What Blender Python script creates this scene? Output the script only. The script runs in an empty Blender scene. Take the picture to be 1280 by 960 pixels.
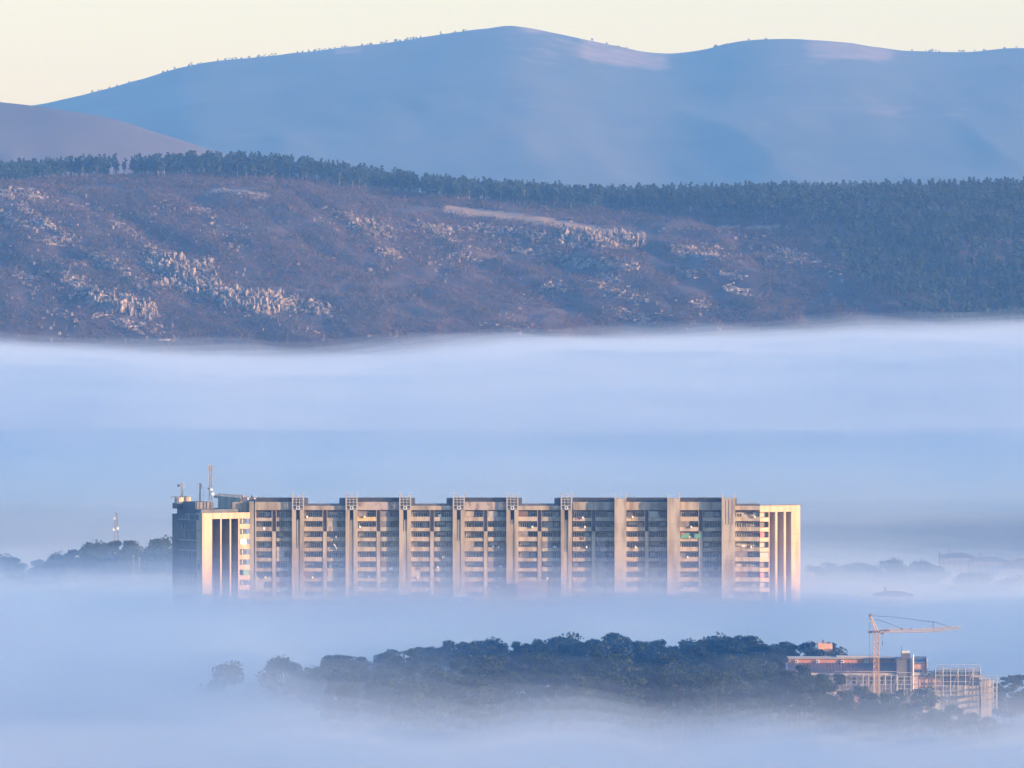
import bpy, math, random
import numpy as np
from mathutils import Vector, Matrix

# ------------------------------------------------------------------ camera
S = bpy.context.scene
COL = S.collection
FP = 10600.0            # focal length in photo pixels (1280 wide)
HOR = 330.0             # photo row of the horizon
CZ = 115.0              # camera height above the valley floor
cam_d = bpy.data.cameras.new('camera')
cam_d.sensor_width = 36.0
cam_d.lens = 36.0 * FP / 1280.0
cam_d.clip_start = 1.0
cam_d.clip_end = 60000.0
cam = bpy.data.objects.new('camera', cam_d)
COL.objects.link(cam)
cam.location = (0, 0, CZ)
cam.rotation_euler = (math.radians(90) - math.atan((480 - HOR) / FP), 0, 0)
S.camera = cam

# ------------------------------------------------------------------ sky, sun, exposure
SUN_EL, SUN_AZ = math.radians(9.0), math.radians(111.0)     # azimuth clockwise from +Y (the view direction)
w = bpy.data.worlds.new('World'); S.world = w; w.use_nodes = True
nt = w.node_tree; nt.nodes.clear()
out = nt.nodes.new('ShaderNodeOutputWorld')
bg = nt.nodes.new('ShaderNodeBackground'); bg.inputs['Strength'].default_value = 0.15
sk = nt.nodes.new('ShaderNodeTexSky'); sk.sky_type = 'NISHITA'; sk.sun_disc = False
sk.sun_elevation = SUN_EL; sk.sun_rotation = SUN_AZ
sk.altitude = 200; sk.air_density = 1.0; sk.dust_density = 0.6; sk.ozone_density = 1.6
# pale cream band along the horizon, deeper blue above it, the same all the way round
tcw = nt.nodes.new('ShaderNodeTexCoord'); sx = nt.nodes.new('ShaderNodeSeparateXYZ'); nt.links.new(tcw.outputs['Generated'], sx.inputs[0])
rw = nt.nodes.new('ShaderNodeValToRGB'); nt.links.new(sx.outputs['Z'], rw.inputs[0])
rw.color_ramp.elements[0].position = 0.03; rw.color_ramp.elements[0].color = (.71, .70, .61, 1)
rw.color_ramp.elements[1].position = 0.30; rw.color_ramp.elements[1].color = (.54, .99, 1.64, 1)
mw = nt.nodes.new('ShaderNodeMix'); mw.data_type = 'RGBA'; mw.blend_type = 'MULTIPLY'; mw.inputs['Factor'].default_value = 1.0
nt.links.new(sk.outputs[0], mw.inputs['A']); nt.links.new(rw.outputs[0], mw.inputs['B'])
nt.links.new(mw.outputs['Result'], bg.inputs['Color'])
nt.links.new(bg.outputs[0], out.inputs['Surface'])
sd = bpy.data.lights.new('sun', 'SUN'); sd.energy = 4.9; sd.angle = math.radians(0.5); sd.color = (1.0, 0.70, 0.42)
sun = bpy.data.objects.new('sun', sd); COL.objects.link(sun)
sdir = Vector((math.sin(SUN_AZ) * math.cos(SUN_EL), math.cos(SUN_AZ) * math.cos(SUN_EL), math.sin(SUN_EL)))
sun.rotation_euler = sdir.to_track_quat('Z', 'Y').to_euler()
S.view_settings.view_transform = 'Standard'; S.view_settings.look = 'None'
S.view_settings.exposure = 1.15; S.view_settings.gamma = 1.0
S.cycles.volume_bounces = 4
S.cycles.max_bounces = 5
S.cycles.diffuse_bounces = 2
S.cycles.use_denoising = True
S.cycles.sample_clamp_indirect = 6.0

rng = random.Random(7)
nr = np.random.default_rng(11)

# ------------------------------------------------------------------ helpers
def px2x(px, D): return (px - 640.0) * D / FP
def py2z(py, D): return CZ - (py - HOR) * D / FP
def at(px, py, D): return Vector((px2x(px, D), D, py2z(py, D)))
def mpp(D): return D / FP

_perm = np.random.default_rng(3).random((256, 256))
def vnoise(x, y):
    xi = np.floor(x).astype(int); yi = np.floor(y).astype(int)
    fx = x - xi; fy = y - yi
    fx = fx * fx * (3 - 2 * fx); fy = fy * fy * (3 - 2 * fy)
    a = _perm[xi & 255, yi & 255]; b = _perm[(xi + 1) & 255, yi & 255]
    c = _perm[xi & 255, (yi + 1) & 255]; d = _perm[(xi + 1) & 255, (yi + 1) & 255]
    return (a + (b - a) * fx) * (1 - fy) + (c + (d - c) * fx) * fy
def fbm(x, y, o=4):
    s = 0; a = 1.0; t = 0
    for k in range(o):
        s = s + a * (vnoise(x * 2 ** k + 17.3 * k, y * 2 ** k + 9.1 * k) - .5); t += a; a *= .55
    return s / t * 2
def sstep(a, b, x):
    t = np.clip((x - a) / (b - a), 0, 1); return t * t * (3 - 2 * t)

def tag(o, label=None, cat=None, group=None, kind=None):
    if label: o['label'] = label
    if cat: o['category'] = cat
    if group: o['group'] = group
    if kind: o['kind'] = kind
    return o
def empty(name, loc, rz=0.0):
    o = bpy.data.objects.new(name, None); o.location = loc; o.rotation_euler = (0, 0, rz)
    o.empty_display_size = 1.0; COL.objects.link(o); return o
def mesh_np(name, V, F, mats, mi=None, smooth=False):
    """V (n,3), F (m,k) all the same k."""
    me = bpy.data.meshes.new(name)
    V = np.asarray(V, dtype=np.float32); F = np.asarray(F, dtype=np.int32)
    m, k = F.shape
    me.vertices.add(len(V)); me.vertices.foreach_set('co', V.ravel())
    me.loops.add(m * k); me.loops.foreach_set('vertex_index', F.ravel())
    me.polygons.add(m); me.polygons.foreach_set('loop_start', np.arange(0, m * k, k, dtype=np.int32))
    for mt in mats: me.materials.append(mt)
    if mi is not None: me.polygons.foreach_set('material_index', np.asarray(mi, dtype=np.int32))
    me.polygons.foreach_set('use_smooth', np.full(m, smooth))
    me.update(calc_edges=True); me.validate(verbose=False)
    return me
def link(name, me, parent=None, loc=None, rot=None):
    o = bpy.data.objects.new(name, me); COL.objects.link(o)
    if parent: o.parent = parent
    if loc is not None: o.location = loc
    if rot is not None: o.rotation_euler = rot
    return o

class MB:
    def __init__(s): s.v = []; s.f = []; s.m = []
    def box(s, x0, x1, y0, y1, z0, z1, m=0):
        b = len(s.v)
        s.v += [(x0,y0,z0),(x1,y0,z0),(x1,y1,z0),(x0,y1,z0),(x0,y0,z1),(x1,y0,z1),(x1,y1,z1),(x0,y1,z1)]
        s.f += [(b,b+3,b+2,b+1),(b+4,b+5,b+6,b+7),(b,b+1,b+5,b+4),(b+1,b+2,b+6,b+5),(b+2,b+3,b+7,b+6),(b+3,b,b+4,b+7)]
        s.m += [m] * 6; return s
    def prism(s, pts, h0, h1, axis='z', m=0):
        """extrude a polygon: axis z -> pts are (x,y); axis y -> pts are (x,z); axis x -> pts are (y,z)"""
        n = len(pts); b = len(s.v)
        f = {'z': lambda p, h: (p[0], p[1], h), 'y': lambda p, h: (p[0], h, p[1]), 'x': lambda p, h: (h, p[0], p[1])}[axis]
        s.v += [f(p, h0) for p in pts] + [f(p, h1) for p in pts]
        s.f += [tuple(b + i for i in range(n))[::-1], tuple(b + n + i for i in range(n))]
        s.f += [(b + i, b + (i + 1) % n, b + n + (i + 1) % n, b + n + i) for i in range(n)]
        s.m += [m] * (n + 2); return s
    def tube(s, a, c, r0, r1=None, n=6, m=0):
        if r1 is None: r1 = r0
        a = Vector(a); c = Vector(c); d = (c - a)
        if d.length < 1e-6: return s
        q = d.to_track_quat('Z', 'Y'); b = len(s.v)
        for p, r in ((a, r0), (c, r1)):
            for i in range(n):
                t = 2 * math.pi * i / n
                s.v.append(tuple(p + q @ Vector((math.cos(t) * r, math.sin(t) * r, 0))))
        s.f += [tuple(b + i for i in range(n))[::-1], tuple(b + n + i for i in range(n))]
        s.f += [(b + i, b + (i + 1) % n, b + n + (i + 1) % n, b + n + i) for i in range(n)]
        s.m += [m] * (n + 2); return s
    def mesh(s, name, mats):
        me = bpy.data.meshes.new(name); me.from_pydata(s.v, [], s.f)
        for mt in (mats if isinstance(mats, (list, tuple)) else [mats]): me.materials.append(mt)
        me.polygons.foreach_set('material_index', s.m); me.update(); return me
    def obj(s, name, mats, parent=None, loc=None, rot=None):
        return link(name, s.mesh(name, mats), parent, loc, rot)

def copy_tree(o, parent=None):
    c = o.copy(); COL.objects.link(c); c.parent = parent
    for ch in KIDS.get(o.name, ()): copy_tree(ch, c)
    return c
KIDS = {}
def index_kids(o):
    KIDS[o.name] = [x for x in COL.objects if x.parent == o]
    for x in KIDS[o.name]: index_kids(x)

# ------------------------------------------------------------------ materials
def mat(name, col, col2=None, scale=1.0, rough=.9, stretch=None, bump=0.0, metal=0.0, contrast=(.35, .65), detail=4, coord='Object', spec=.3):
    m = bpy.data.materials.new(name); m.use_nodes = True; t = m.node_tree; n = t.nodes; b = n['Principled BSDF']
    b.inputs['Roughness'].default_value = rough; b.inputs['Metallic'].default_value = metal
    b.inputs['Specular IOR Level'].default_value = spec
    if col2 is None:
        b.inputs['Base Color'].default_value = (*col, 1)
        return m
    tc = n.new('ShaderNodeTexCoord'); mp = n.new('ShaderNodeMapping'); t.links.new(tc.outputs[coord], mp.inputs[0])
    if stretch: mp.inputs['Scale'].default_value = stretch
    no = n.new('ShaderNodeTexNoise'); no.inputs['Scale'].default_value = scale; no.inputs['Detail'].default_value = detail
    t.links.new(mp.outputs[0], no.inputs['Vector'])
    cr = n.new('ShaderNodeValToRGB'); cr.color_ramp.elements[0].position = contrast[0]; cr.color_ramp.elements[1].position = contrast[1]
    cr.color_ramp.elements[0].color = (*col, 1); cr.color_ramp.elements[1].color = (*col2, 1)
    t.links.new(no.outputs['Fac'], cr.inputs[0]); t.links.new(cr.outputs[0], b.inputs['Base Color'])
    if bump:
        bp = n.new('ShaderNodeBump'); bp.inputs['Strength'].default_value = bump; bp.inputs['Distance'].default_value = 1.0 / scale * .3
        t.links.new(no.outputs['Fac'], bp.inputs['Height']); t.links.new(bp.outputs[0], b.inputs['Normal'])
    return m
def vol(name, dens, col, absorb=(1, 1, 1), aniso=0.0):
    m = bpy.data.materials.new(name); m.use_nodes = True; t = m.node_tree
    for n in list(t.nodes):
        if n.type == 'BSDF_PRINCIPLED': t.nodes.remove(n)
    o = [n for n in t.nodes if n.type == 'OUTPUT_MATERIAL'][0]
    v = t.nodes.new('ShaderNodeVolumePrincipled')
    v.inputs['Color'].default_value = (*col, 1); v.inputs['Density'].default_value = dens
    v.inputs['Absorption Color'].default_value = (*absorb, 1); v.inputs['Anisotropy'].default_value = aniso
    t.links.new(v.outputs[0], o.inputs['Volume'])
    return m

M_GROUND = mat('ground_mat', (.045, .05, .035), (.07, .06, .05), .01)
M_HILL = mat('hill_mat', (.055, .036, .035), (.10, .064, .060), .02, bump=.3, detail=6, contrast=(.4, .62))
M_GRASS = mat('dry_grass_mat', (.24, .16, .11), (.32, .22, .15), .05)
M_ROCK = mat('rock_mat', (.055, .05, .05), (.33, .25, .205), .25, stretch=(1, 1, .35), bump=.5, detail=5, contrast=(.38, .62))
M_FARLEAF = mat('far_pine_mat', (.010, .022, .020), (.026, .042, .032), .06)
M_BARK = mat('bark_mat', (.05, .04, .035), (.10, .08, .065), .5)

# ------------------------------------------------------------------ terrain
def interp(px, pts):
    p = np.array(pts, float); return sum(np.interp(np.asarray(px, float) + d, p[:, 0], p[:, 1]) for d in (-26, -16, -8, 0, 8, 16, 26)) / 7.0

def sheet(name, D0, D1, nD, u0, u1, nu, zf, mats, maskf=None, smooth=True):
    """terrain sheet between distances D0..D1; zf(px, D) gives the height"""
    Ds = np.linspace(D0, D1, nD); us = np.linspace(u0, u1, nu)
    U, D = np.meshgrid(us, Ds)
    X = (U - 640) * D / FP; Z = zf(U, D)
    V = np.stack([X, D, Z], -1).reshape(-1, 3)
    i = np.arange(nD - 1)[:, None] * nu + np.arange(nu - 1)[None, :]
    F = np.stack([i, i + 1, i + nu + 1, i + nu], -1).reshape(-1, 4)
    me = mesh_np(name, V, F, mats, None, smooth)
    if maskf is not None:      # turf cover, and on the mountain painted sunlight, 0..1
        a = me.attributes.new('grass_or_sun', 'FLOAT', 'POINT')
        a.data.foreach_set('value', np.asarray(maskf(640 + V[:, 0] / V[:, 1] * FP, V[:, 1], V[:, 2]), dtype=np.float32))
    o = link(name, me); tag(o, kind='structure'); return o
def add_grass_or_sun(m, col):
    t = m.node_tree; n = t.nodes; b = n['Principled BSDF']; src = b.inputs['Base Color'].links[0].from_socket
    at_ = n.new('ShaderNodeAttribute'); at_.attribute_name = 'grass_or_sun'
    tc = n.new('ShaderNodeTexCoord'); no = n.new('ShaderNodeTexNoise'); no.inputs['Scale'].default_value = .02; no.inputs['Detail'].default_value = 6
    t.links.new(tc.outputs['Object'], no.inputs['Vector'])
    ad = n.new('ShaderNodeMath'); ad.operation = 'MULTIPLY_ADD'; t.links.new(no.outputs['Fac'], ad.inputs[0]); ad.inputs[1].default_value = 1.4; ad.inputs[2].default_value = -.7
    a2 = n.new('ShaderNodeMath'); a2.operation = 'ADD'; t.links.new(ad.outputs[0], a2.inputs[0]); t.links.new(at_.outputs['Fac'], a2.inputs[1])
    mr = n.new('ShaderNodeMapRange'); mr.inputs['From Min'].default_value = .2; mr.inputs['From Max'].default_value = 1.0; t.links.new(a2.outputs[0], mr.inputs['Value'])
    mx = n.new('ShaderNodeMix'); mx.data_type = 'RGBA'; t.links.new(mr.outputs['Result'], mx.inputs['Factor']); t.links.new(src, mx.inputs['A']); mx.inputs['B'].default_value = (*col, 1)
    t.links.new(mx.outputs['Result'], b.inputs['Base Color'])

def knoll(X, Y):
    # low wooded rise in front, elongated left-right
    a = np.exp(-(((X - 45) / 78.0) ** 2) ** 1.3) * np.exp(-((Y - 2020) / 70.0) ** 2)
    b = np.exp(-((X + 35) / 60.0) ** 2) * np.exp(-((Y - 2040) / 60.0) ** 2)
    return 11 * a + 4.5 * b
def ground_z(X, Y):
    return knoll(X, Y) + 1.2 * fbm(X / 120.0, Y / 120.0, 3)

# ground: one sheet out to the foot of the far mountains
gx = np.concatenate([np.linspace(-4000, -400, 10)[:-1], np.linspace(-400, 400, 81), np.linspace(400, 4000, 10)[1:]])
gy = np.concatenate([np.linspace(-150, 1700, 20)[:-1], np.linspace(1700, 2300, 61)[:-1], np.linspace(2300, 18500, 120)])
GX, GY = np.meshgrid(gx, gy)
V = np.stack([GX, GY, ground_z(GX, GY)], -1).reshape(-1, 3)
nu = len(gx); i = np.arange(len(gy) - 1)[:, None] * nu + np.arange(nu - 1)[None, :]
F = np.stack([i, i + 1, i + nu + 1, i + nu], -1).reshape(-1, 4)
tag(link('ground', mesh_np('ground', V, F, [M_GROUND], smooth=True)), kind='structure')

# near hillside: crest row in the photo (ground under the trees)
CREST = [(-700, 235), (-200, 226), (0, 224), (120, 219), (300, 213), (420, 225), (520, 240), (620, 250), (760, 254), (900, 250), (1000, 250), (1280, 244), (1600, 246), (2200, 250)]
HB, HC = 5950.0, 6650.0        # foot and crest distance
def hill_z(px, D):
    px = np.asarray(px, float); D = np.asarray(D, float)
    X = (px - 640) * D / FP
    zc = CZ - (interp(px, CREST) - HOR) * HC / FP
    t = np.clip((D - HB) / (HC - HB), 0, 1)
    prof = np.where(t < .8, .93 * (t / .8) ** .85, .93 + .07 * (t - .8) / .2)
    back = np.clip((D - HC) / 900.0, 0, 1)
    z = 12 + (zc - 12) * prof - back ** 1.5 * 150
    # spurs and gullies running down to the right
    env = np.sin(np.pi * np.clip(t, 0, 1)) ** .8
    s = (X + (HC - D) * -.45)
    g = fbm(s / 150.0, D / 500.0, 4) * 16 + np.abs(fbm(s / 55.0 + 5, D / 260.0, 3)) * -7 + fbm(X / 260.0 + 3, D / 200.0, 3) * 12
    g = g + fbm(X / 30.0, D / 40.0, 3) * 4
    return z + g * env
add_grass_or_sun(M_HILL, (.27, .19, .13))
def hill_mi(px, D, z):
    X = (px - 640) * D / FP
    py = HOR - (z - CZ) * FP / D
    grass_or_sun = (np.abs(py - np.interp(px, [560, 640, 720, 760], [262, 270, 283, 292])) < 5.0) & (px > 555) & (px < 770)
    grass_or_sun |= (np.abs(py - np.interp(px, [280, 330], [238, 244])) < 3) & (px > 265) & (px < 335)
    grass_or_sun |= (np.abs(py - 284) < 2) & (px > 900) & (px < 985)
    return grass_or_sun.astype(int)
sheet('hillside', HB - 150, 8200, 300, -900, 2300, 640, hill_z, [M_HILL, M_GRASS], hill_mi)

def hill_hit(px, py):
    D = np.arange(HB, HC + 60, 4.0)
    z = hill_z(np.full_like(D, px), D)
    row = HOR - (z - CZ) * FP / D
    k = np.nonzero(row <= py)[0]
    if len(k) == 0: return None
    return float(D[k[0]])

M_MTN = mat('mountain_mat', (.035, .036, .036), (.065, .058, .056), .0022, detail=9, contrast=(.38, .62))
M_MTNSUNGRASS = mat('sunlit_summit_grass_mat', (.34, .20, .15), (.40, .26, .19), .004)
add_grass_or_sun(M_MTN, (.20, .135, .115))  # pink sunlight put into the summit colour along with the bare turf
M_MTN2 = mat('mauve_hill_mat', (.055, .044, .046), (.09, .068, .068), .004, detail=7)
M_MTN3 = mat('right_hill_mat', (.10, .068, .062), (.24, .14, .125), .0035, detail=7)
def mtn(name, C, D0, D1, back, base, crest, amp, sc, mats, mif, u=(-700, 2000), res=(130, 620)):
    def zf(px, D):
        X = (px - 640) * D / FP
        zc = CZ - (interp(px, crest) - HOR) * D1 / FP
        t = np.clip((D - D0) / (D1 - D0), 0, 1); bk = np.clip((D - D1) / (back - D1), 0, 1)
        z = base + (zc - base) * (t ** .9) - bk * (zc - base) * .8
        return z + (fbm(X / sc + C, D / sc * .6, 5) - .9 * np.abs(fbm(X / (sc * .45) + D / 2600.0 + C, D / (sc * 1.6), 4))) * amp * np.sin(np.pi * t) ** .8 + fbm(X / 60.0, D / 60.0, 2) * 2
    return sheet(name, D0, back, res[0], u[0], u[1], res[1], zf, mats, mif), zf
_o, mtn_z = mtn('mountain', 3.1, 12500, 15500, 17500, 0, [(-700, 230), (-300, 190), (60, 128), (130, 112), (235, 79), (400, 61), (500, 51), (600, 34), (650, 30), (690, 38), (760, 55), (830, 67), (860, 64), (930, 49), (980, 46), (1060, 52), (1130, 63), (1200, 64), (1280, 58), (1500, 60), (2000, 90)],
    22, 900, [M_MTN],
    lambda px, D, z: (lambda row: np.clip(  # painted sunlit patches on the summits and the right slope
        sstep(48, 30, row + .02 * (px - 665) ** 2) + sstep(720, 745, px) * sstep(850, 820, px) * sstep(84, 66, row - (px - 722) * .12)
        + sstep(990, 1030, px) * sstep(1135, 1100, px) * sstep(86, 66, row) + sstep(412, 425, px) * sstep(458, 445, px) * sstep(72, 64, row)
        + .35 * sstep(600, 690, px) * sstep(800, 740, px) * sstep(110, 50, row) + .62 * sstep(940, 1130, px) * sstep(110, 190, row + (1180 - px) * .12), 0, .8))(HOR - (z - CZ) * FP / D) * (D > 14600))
mtn('left_hill', 8.3, 9200, 10200, 11500, 0, [(-700, 110), (-100, 118), (0, 124), (60, 131), (130, 143), (200, 165), (300, 195), (420, 235), (600, 330), (2000, 420)], 25, 500, [M_MTN2], None, u=(-700, 700), res=(60, 200))

# ------------------------------------------------------------------ fog and haze
M_HAZE = vol('haze_mat', 5.2e-5, (.17, .44, .97))
b = MB().box(-4500, 4500, -300, 18800, -40, 760)
tag(b.obj('haze', M_HAZE), kind='stuff')

FOG = [  # photo column, distance, height of the fog top
 (-300,1500,12),(300,1500,11),(900,1500,11),(1600,1500,12),
 (-300,1780,14),(100,1780,15),(400,1780,18),(700,1780,18),(1000,1780,18),(1300,1780,18),(1600,1780,14),
 (500,1850,14),(700,1850,14),(900,1850,14),(1150,1850,14),(-200,1920,17),(100,1920,17),(300,1920,15),(450,1920,11),(640,1915,6.5),(850,1915,6),(1050,1915,5.5),(1250,1920,5.5),(1500,1920,12),
 (-200,2060,18),(150,2060,18),(300,2060,20),(300,1990,19),(380,2000,16),(450,2000,11),(500,2040,8),(700,2040,5),(950,2040,4),(1250,2040,5),(1500,2060,12),
 (-200,2200,18),(200,2200,18),(500,2180,17),(800,2180,17),(1100,2180,16),(1500,2200,17),
 (-200,2400,21),(200,2420,21.5),(500,2420,21.5),(800,2420,22),(1020,2420,23),(1250,2420,22),(1500,2400,18),
 (-200,2560,15),(120,2600,14),(400,2700,14),(800,2700,12),(1050,2560,15),(1500,2600,13),
 (-200,2850,4),(150,2850,3),(500,2900,4),(800,2900,4),(1080,2850,5),(1250,2850,0),(1600,2850,0),
 (-200,3300,-3),(300,3300,-4),(800,3300,-4),(1280,3300,-9),(1700,3300,-8),
 (-200,3900,-2),(300,3900,0),(800,3900,0),(1280,3900,-2),(1700,3900,-4),
 (-200,4300,6),(300,4300,12),(800,4300,12),(1280,4300,8),(1700,4300,4),
 (-200,4800,30),(300,4800,34),(800,4800,36),(1280,4800,30),(1700,4800,30),
 (-200,5500,54),(0,5500,55),(350,5500,50),(500,5500,52),(700,5500,60),(900,5500,60),(1050,5500,64),(1280,5500,66),(1700,5500,64),
 (-200,6100,56),(0,6100,57),(200,6100,54),(350,6100,46),(500,6100,52),(700,6100,62),(900,6100,63),(1050,6100,68),(1280,6100,71),(1700,6100,68),
 (-200,7000,52),(640,7000,54),(1700,7000,66)]
_fp = np.array([((c - 640) / 300.0, math.log(d) * 9.0, z) for c, d, z in FOG])
def fog_top(px, D):
    u = (px - 640) / 300.0; v = np.log(D) * 9.0
    num = 0; den = 0; nu_ = 0; de_ = 1e-9
    for a, b_, z in _fp:
        wgt = 1.0 / (((u - a) ** 2 + (v - b_) ** 2) ** 1.7 + .004)
        num = num + wgt * z; den = den + wgt
        g_ = np.exp(-((u - a) ** 2 * .5 + (v - b_) ** 2) / 1.5); nu_ = nu_ + g_ * z; de_ = de_ + g_
    f_ = sstep(2750, 3500, D)
    return num / den * (1 - f_) + nu_ / de_ * f_
def fog_shell(name, off, dens, noise_a, seed, D0=1150, D1=6900, nD=190, nu=150, u0=-900, u1=2200, scale=1.0):
    Ds = np.exp(np.linspace(math.log(D0), math.log(D1), nD)); us = np.linspace(u0, u1, nu)
    U, D = np.meshgrid(us, Ds); X = (U - 640) * D / FP
    far = D / 2500.0
    Z = fog_top(U, D) + off * np.where(far < 1.15, 1.0, (far / 1.15) ** -.35)
    Z = Z + noise_a * far ** .35 * (fbm(X / (150.0 * far ** .5) + seed, D / (210.0 * far) + seed, 4) * 1.0 + .22 * fbm(X / 45.0 + seed * 3, D / (90.0 * far), 3))
    fw_ = sstep(4600, 5600, D)
    Z = Z + fw_ * np.interp(U, [-200, 0, 180, 360, 480, 640, 780, 980, 1080, 1280, 1700], [0, 1, -2, -8, -5, 1, 2, 2, 4, 4, 4]) + fw_ * 3.5 * fbm(X / 60.0 + 8, D / 130.0 + 1, 4) + sstep(2800, 4500, D) * 5.0 * fbm(X / 420.0 + 2.2, D / 380.0, 4)
    fl = -25.0
    Z = np.maximum(Z, fl + 1)
    top = np.stack([X, D, Z], -1).reshape(-1, 3); bot = top.copy(); bot[:, 2] = fl - seed * .01
    n = nD * nu; i = np.arange(nD - 1)[:, None] * nu + np.arange(nu - 1)[None, :]
    Ft = np.stack([i, i + 1, i + nu + 1, i + nu], -1).reshape(-1, 4)
    Fb = Ft[:, ::-1] + n
    def side(idx):
        a = idx[:-1]; c = idx[1:]; return np.stack([a, a + n, c + n, c], -1)
    front = np.arange(nu); backr = (nD - 1) * nu + np.arange(nu)[::-1]
    left = (np.arange(nD) * nu)[::-1]; right = np.arange(nD) * nu + nu - 1
    F = np.concatenate([Ft, Fb] + [side(k) for k in (front, right, backr, left)])
    o = link(name, mesh_np(name, np.concatenate([top, bot]), F, [vol(name + '_mat', dens, (.96, .985, 1.0), aniso=.50)], smooth=False))
    return tag(o, kind='stuff')
OFFS = [-7, -4.5, -2.5, -.8, 1, 3, 5.2, 8, 11.5, 16]
CUM = [.045 * math.exp(-(o_ + 7) / 4.6) for o_ in OFFS] + [0]
for k, off in enumerate(OFFS):
    fog_shell('fog', off, CUM[k] - CUM[k + 1], 2.6 + .35 * k, .13 * k + 1)

# thin ground mist, blue shade put into its colour, hanging above the fog as far as the long building
b = MB().prism([(-1400, 1845), (1400, 1845), (1400, 2440), (-1400, 2440)], -26.5, 35, 'z')
tag(b.obj('ground_mist', vol('ground_mist_mat', .0011, (.06, .36, .97), aniso=.8)), kind='stuff')
b = MB().prism([(-2500, 2570), (2500, 2570), (2500, 5900), (-2500, 5900)], -26.7, 25, 'z')
tag(b.obj('ground_mist', vol('far_ground_mist_mat', .0008, (.12, .45, .97), aniso=.8)), kind='stuff')  # blue of the shaded valley put into the mist colour

# ------------------------------------------------------------------ leaf and tree builders
def quad_soup(P, size, r, flat=0.0):
    n = len(P); a = r.normal(size=(n, 3)); a /= np.linalg.norm(a, axis=1)[:, None]
    b = r.normal(size=(n, 3)); 
    if flat: a[:, 2] *= (1 - flat); b[:, 2] *= (1 - flat)
    b -= a * (a * b).sum(1)[:, None]; b /= np.linalg.norm(b, axis=1)[:, None] + 1e-6
    s = np.asarray(size).reshape(-1, 1) * np.ones((n, 1)) * .5
    V = np.stack([P - a * s - b * s * .6, P + a * s - b * s * .6, P + a * s * .7 + b * s * .6, P - a * s * .8 + b * s * .6], 1).reshape(-1, 3)
    return V, np.arange(n * 4).reshape(-1, 4)
def blob_points(c, rad, n, r):
    d = r.normal(size=(n, 3)); d /= np.linalg.norm(d, axis=1)[:, None]
    return np.asarray(c) + d * (r.random((n, 1)) ** .45) * np.asarray(rad)

M_PINE = [mat('pine_needles_mat', (.010, .026, .018), (.028, .050, .030), 1.2), mat('pine_needles_dark_mat', (.008, .022, .018), (.020, .038, .026), 1.2)]
M_OAK = mat('evergreen_leaf_mat', (.014, .030, .020), (.036, .055, .034), 1.0)
M_TWIG = mat('bare_twig_mat', (.08, .06, .055), (.14, .10, .09), 1.0)

def limb_tree(r, h, crown_r, kind):
    """returns trunk MB, crown (V,F)"""
    t = MB(); pts = []
    lean = np.array([r.normal() * .06, r.normal() * .06])
    p0 = np.array([0, 0, -0.5]); top = np.array([lean[0] * h, lean[1] * h, h * .86])
    n = 4; prev = p0
    r0 = .018 * h + .05
    axis = [p0]
    for k in range(1, n + 1):
        q = p0 + (top - p0) * k / n + np.array([r.normal() * .02 * h, r.normal() * .02 * h, 0])
        t.tube(prev, q, r0 * (1 - .8 * (k - 1) / n), r0 * (1 - .8 * k / n), 5); prev = q; axis.append(q)
    blobs = []
    nb = {'pine': 15, 'umbrella': 18, 'oak': 20}[kind]
    for k in range(nb):
        if kind == 'pine': f = .38 + .60 * (k + r.random()) / nb; rr = crown_r * (1.15 - .95 * (f - .35) / .65) * (.35 + .65 * r.random())
        elif kind == 'umbrella': f = .68 + .28 * r.random() ** .7; rr = crown_r * (.35 + .75 * r.random()) * (1.25 - .7 * (f - .68) / .3)
        else: f = .28 + .66 * (k + r.random()) / nb; rr = crown_r * math.sin(math.pi * min(.95, .22 + .68 * (f - .28) / .66)) * (.45 + .5 * r.random())
        a = r.random() * 2 * math.pi
        fi = min(f / .86, 1.0) * n; j = min(int(fi), n - 1); base = axis[j] + (axis[j + 1] - axis[j]) * (fi - j)
        e = np.array([base[0] + math.cos(a) * rr, base[1] + math.sin(a) * rr, h * f])
        st = base.copy(); st[2] = min(st[2], h * f - rr * .25)
        t.tube(st, e, r0 * .33, r0 * .12, 4)
        br = crown_r * (.20 + .24 * r.random()) * {'pine': 1, 'umbrella': 1.05, 'oak': 1.15}[kind]
        blobs.append((e, (br, br, br * {'pine': .5, 'umbrella': .36, 'oak': .75}[kind])))
    blobs.append((np.array([top[0], top[1], h * .93]), (crown_r * .4, crown_r * .4, h * .07)))
    for c, rad in blobs: pts.append(blob_points(c, rad, int(150 * (1 if kind != 'oak' else 1.2)), r))
    P = np.concatenate(pts)
    V, F = quad_soup(P, .24 + .24 * r.random(len(P)), r)
    return t, (V, F)
def bare_tree(r, h, spread=.55, depth=5):
    t = MB()
    def grow(p, d, L, rad, k):
        q = p + d * L
        t.tube(p, q, rad, rad * .65, 4 if k < 2 else 3)
        if k >= depth: return
        for _ in range(3 if k < 4 else 2):
            nd = Vector(d) + Vector((r.normal(), r.normal(), r.normal() * .5 + .25)) * spread
            grow(q, nd.normalized(), L * (.62 + .2 * r.random()), rad * .6, k + 1)
    grow(Vector((0, 0, -.4)), Vector((0, 0, 1)), h * .28, .016 * h + .04, 0)
    return t
def tree_proto(name, kind, h, cr, seed, m):
    r = np.random.default_rng(seed)
    if kind == 'bare': return (bare_tree(r, h).mesh(name + '_branches', M_TWIG), None)
    t, (V, F) = limb_tree(r, h, cr, kind)
    return (t.mesh(name + '_trunk', M_BARK), mesh_np(name + '_crown', V, F, [m]))
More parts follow.
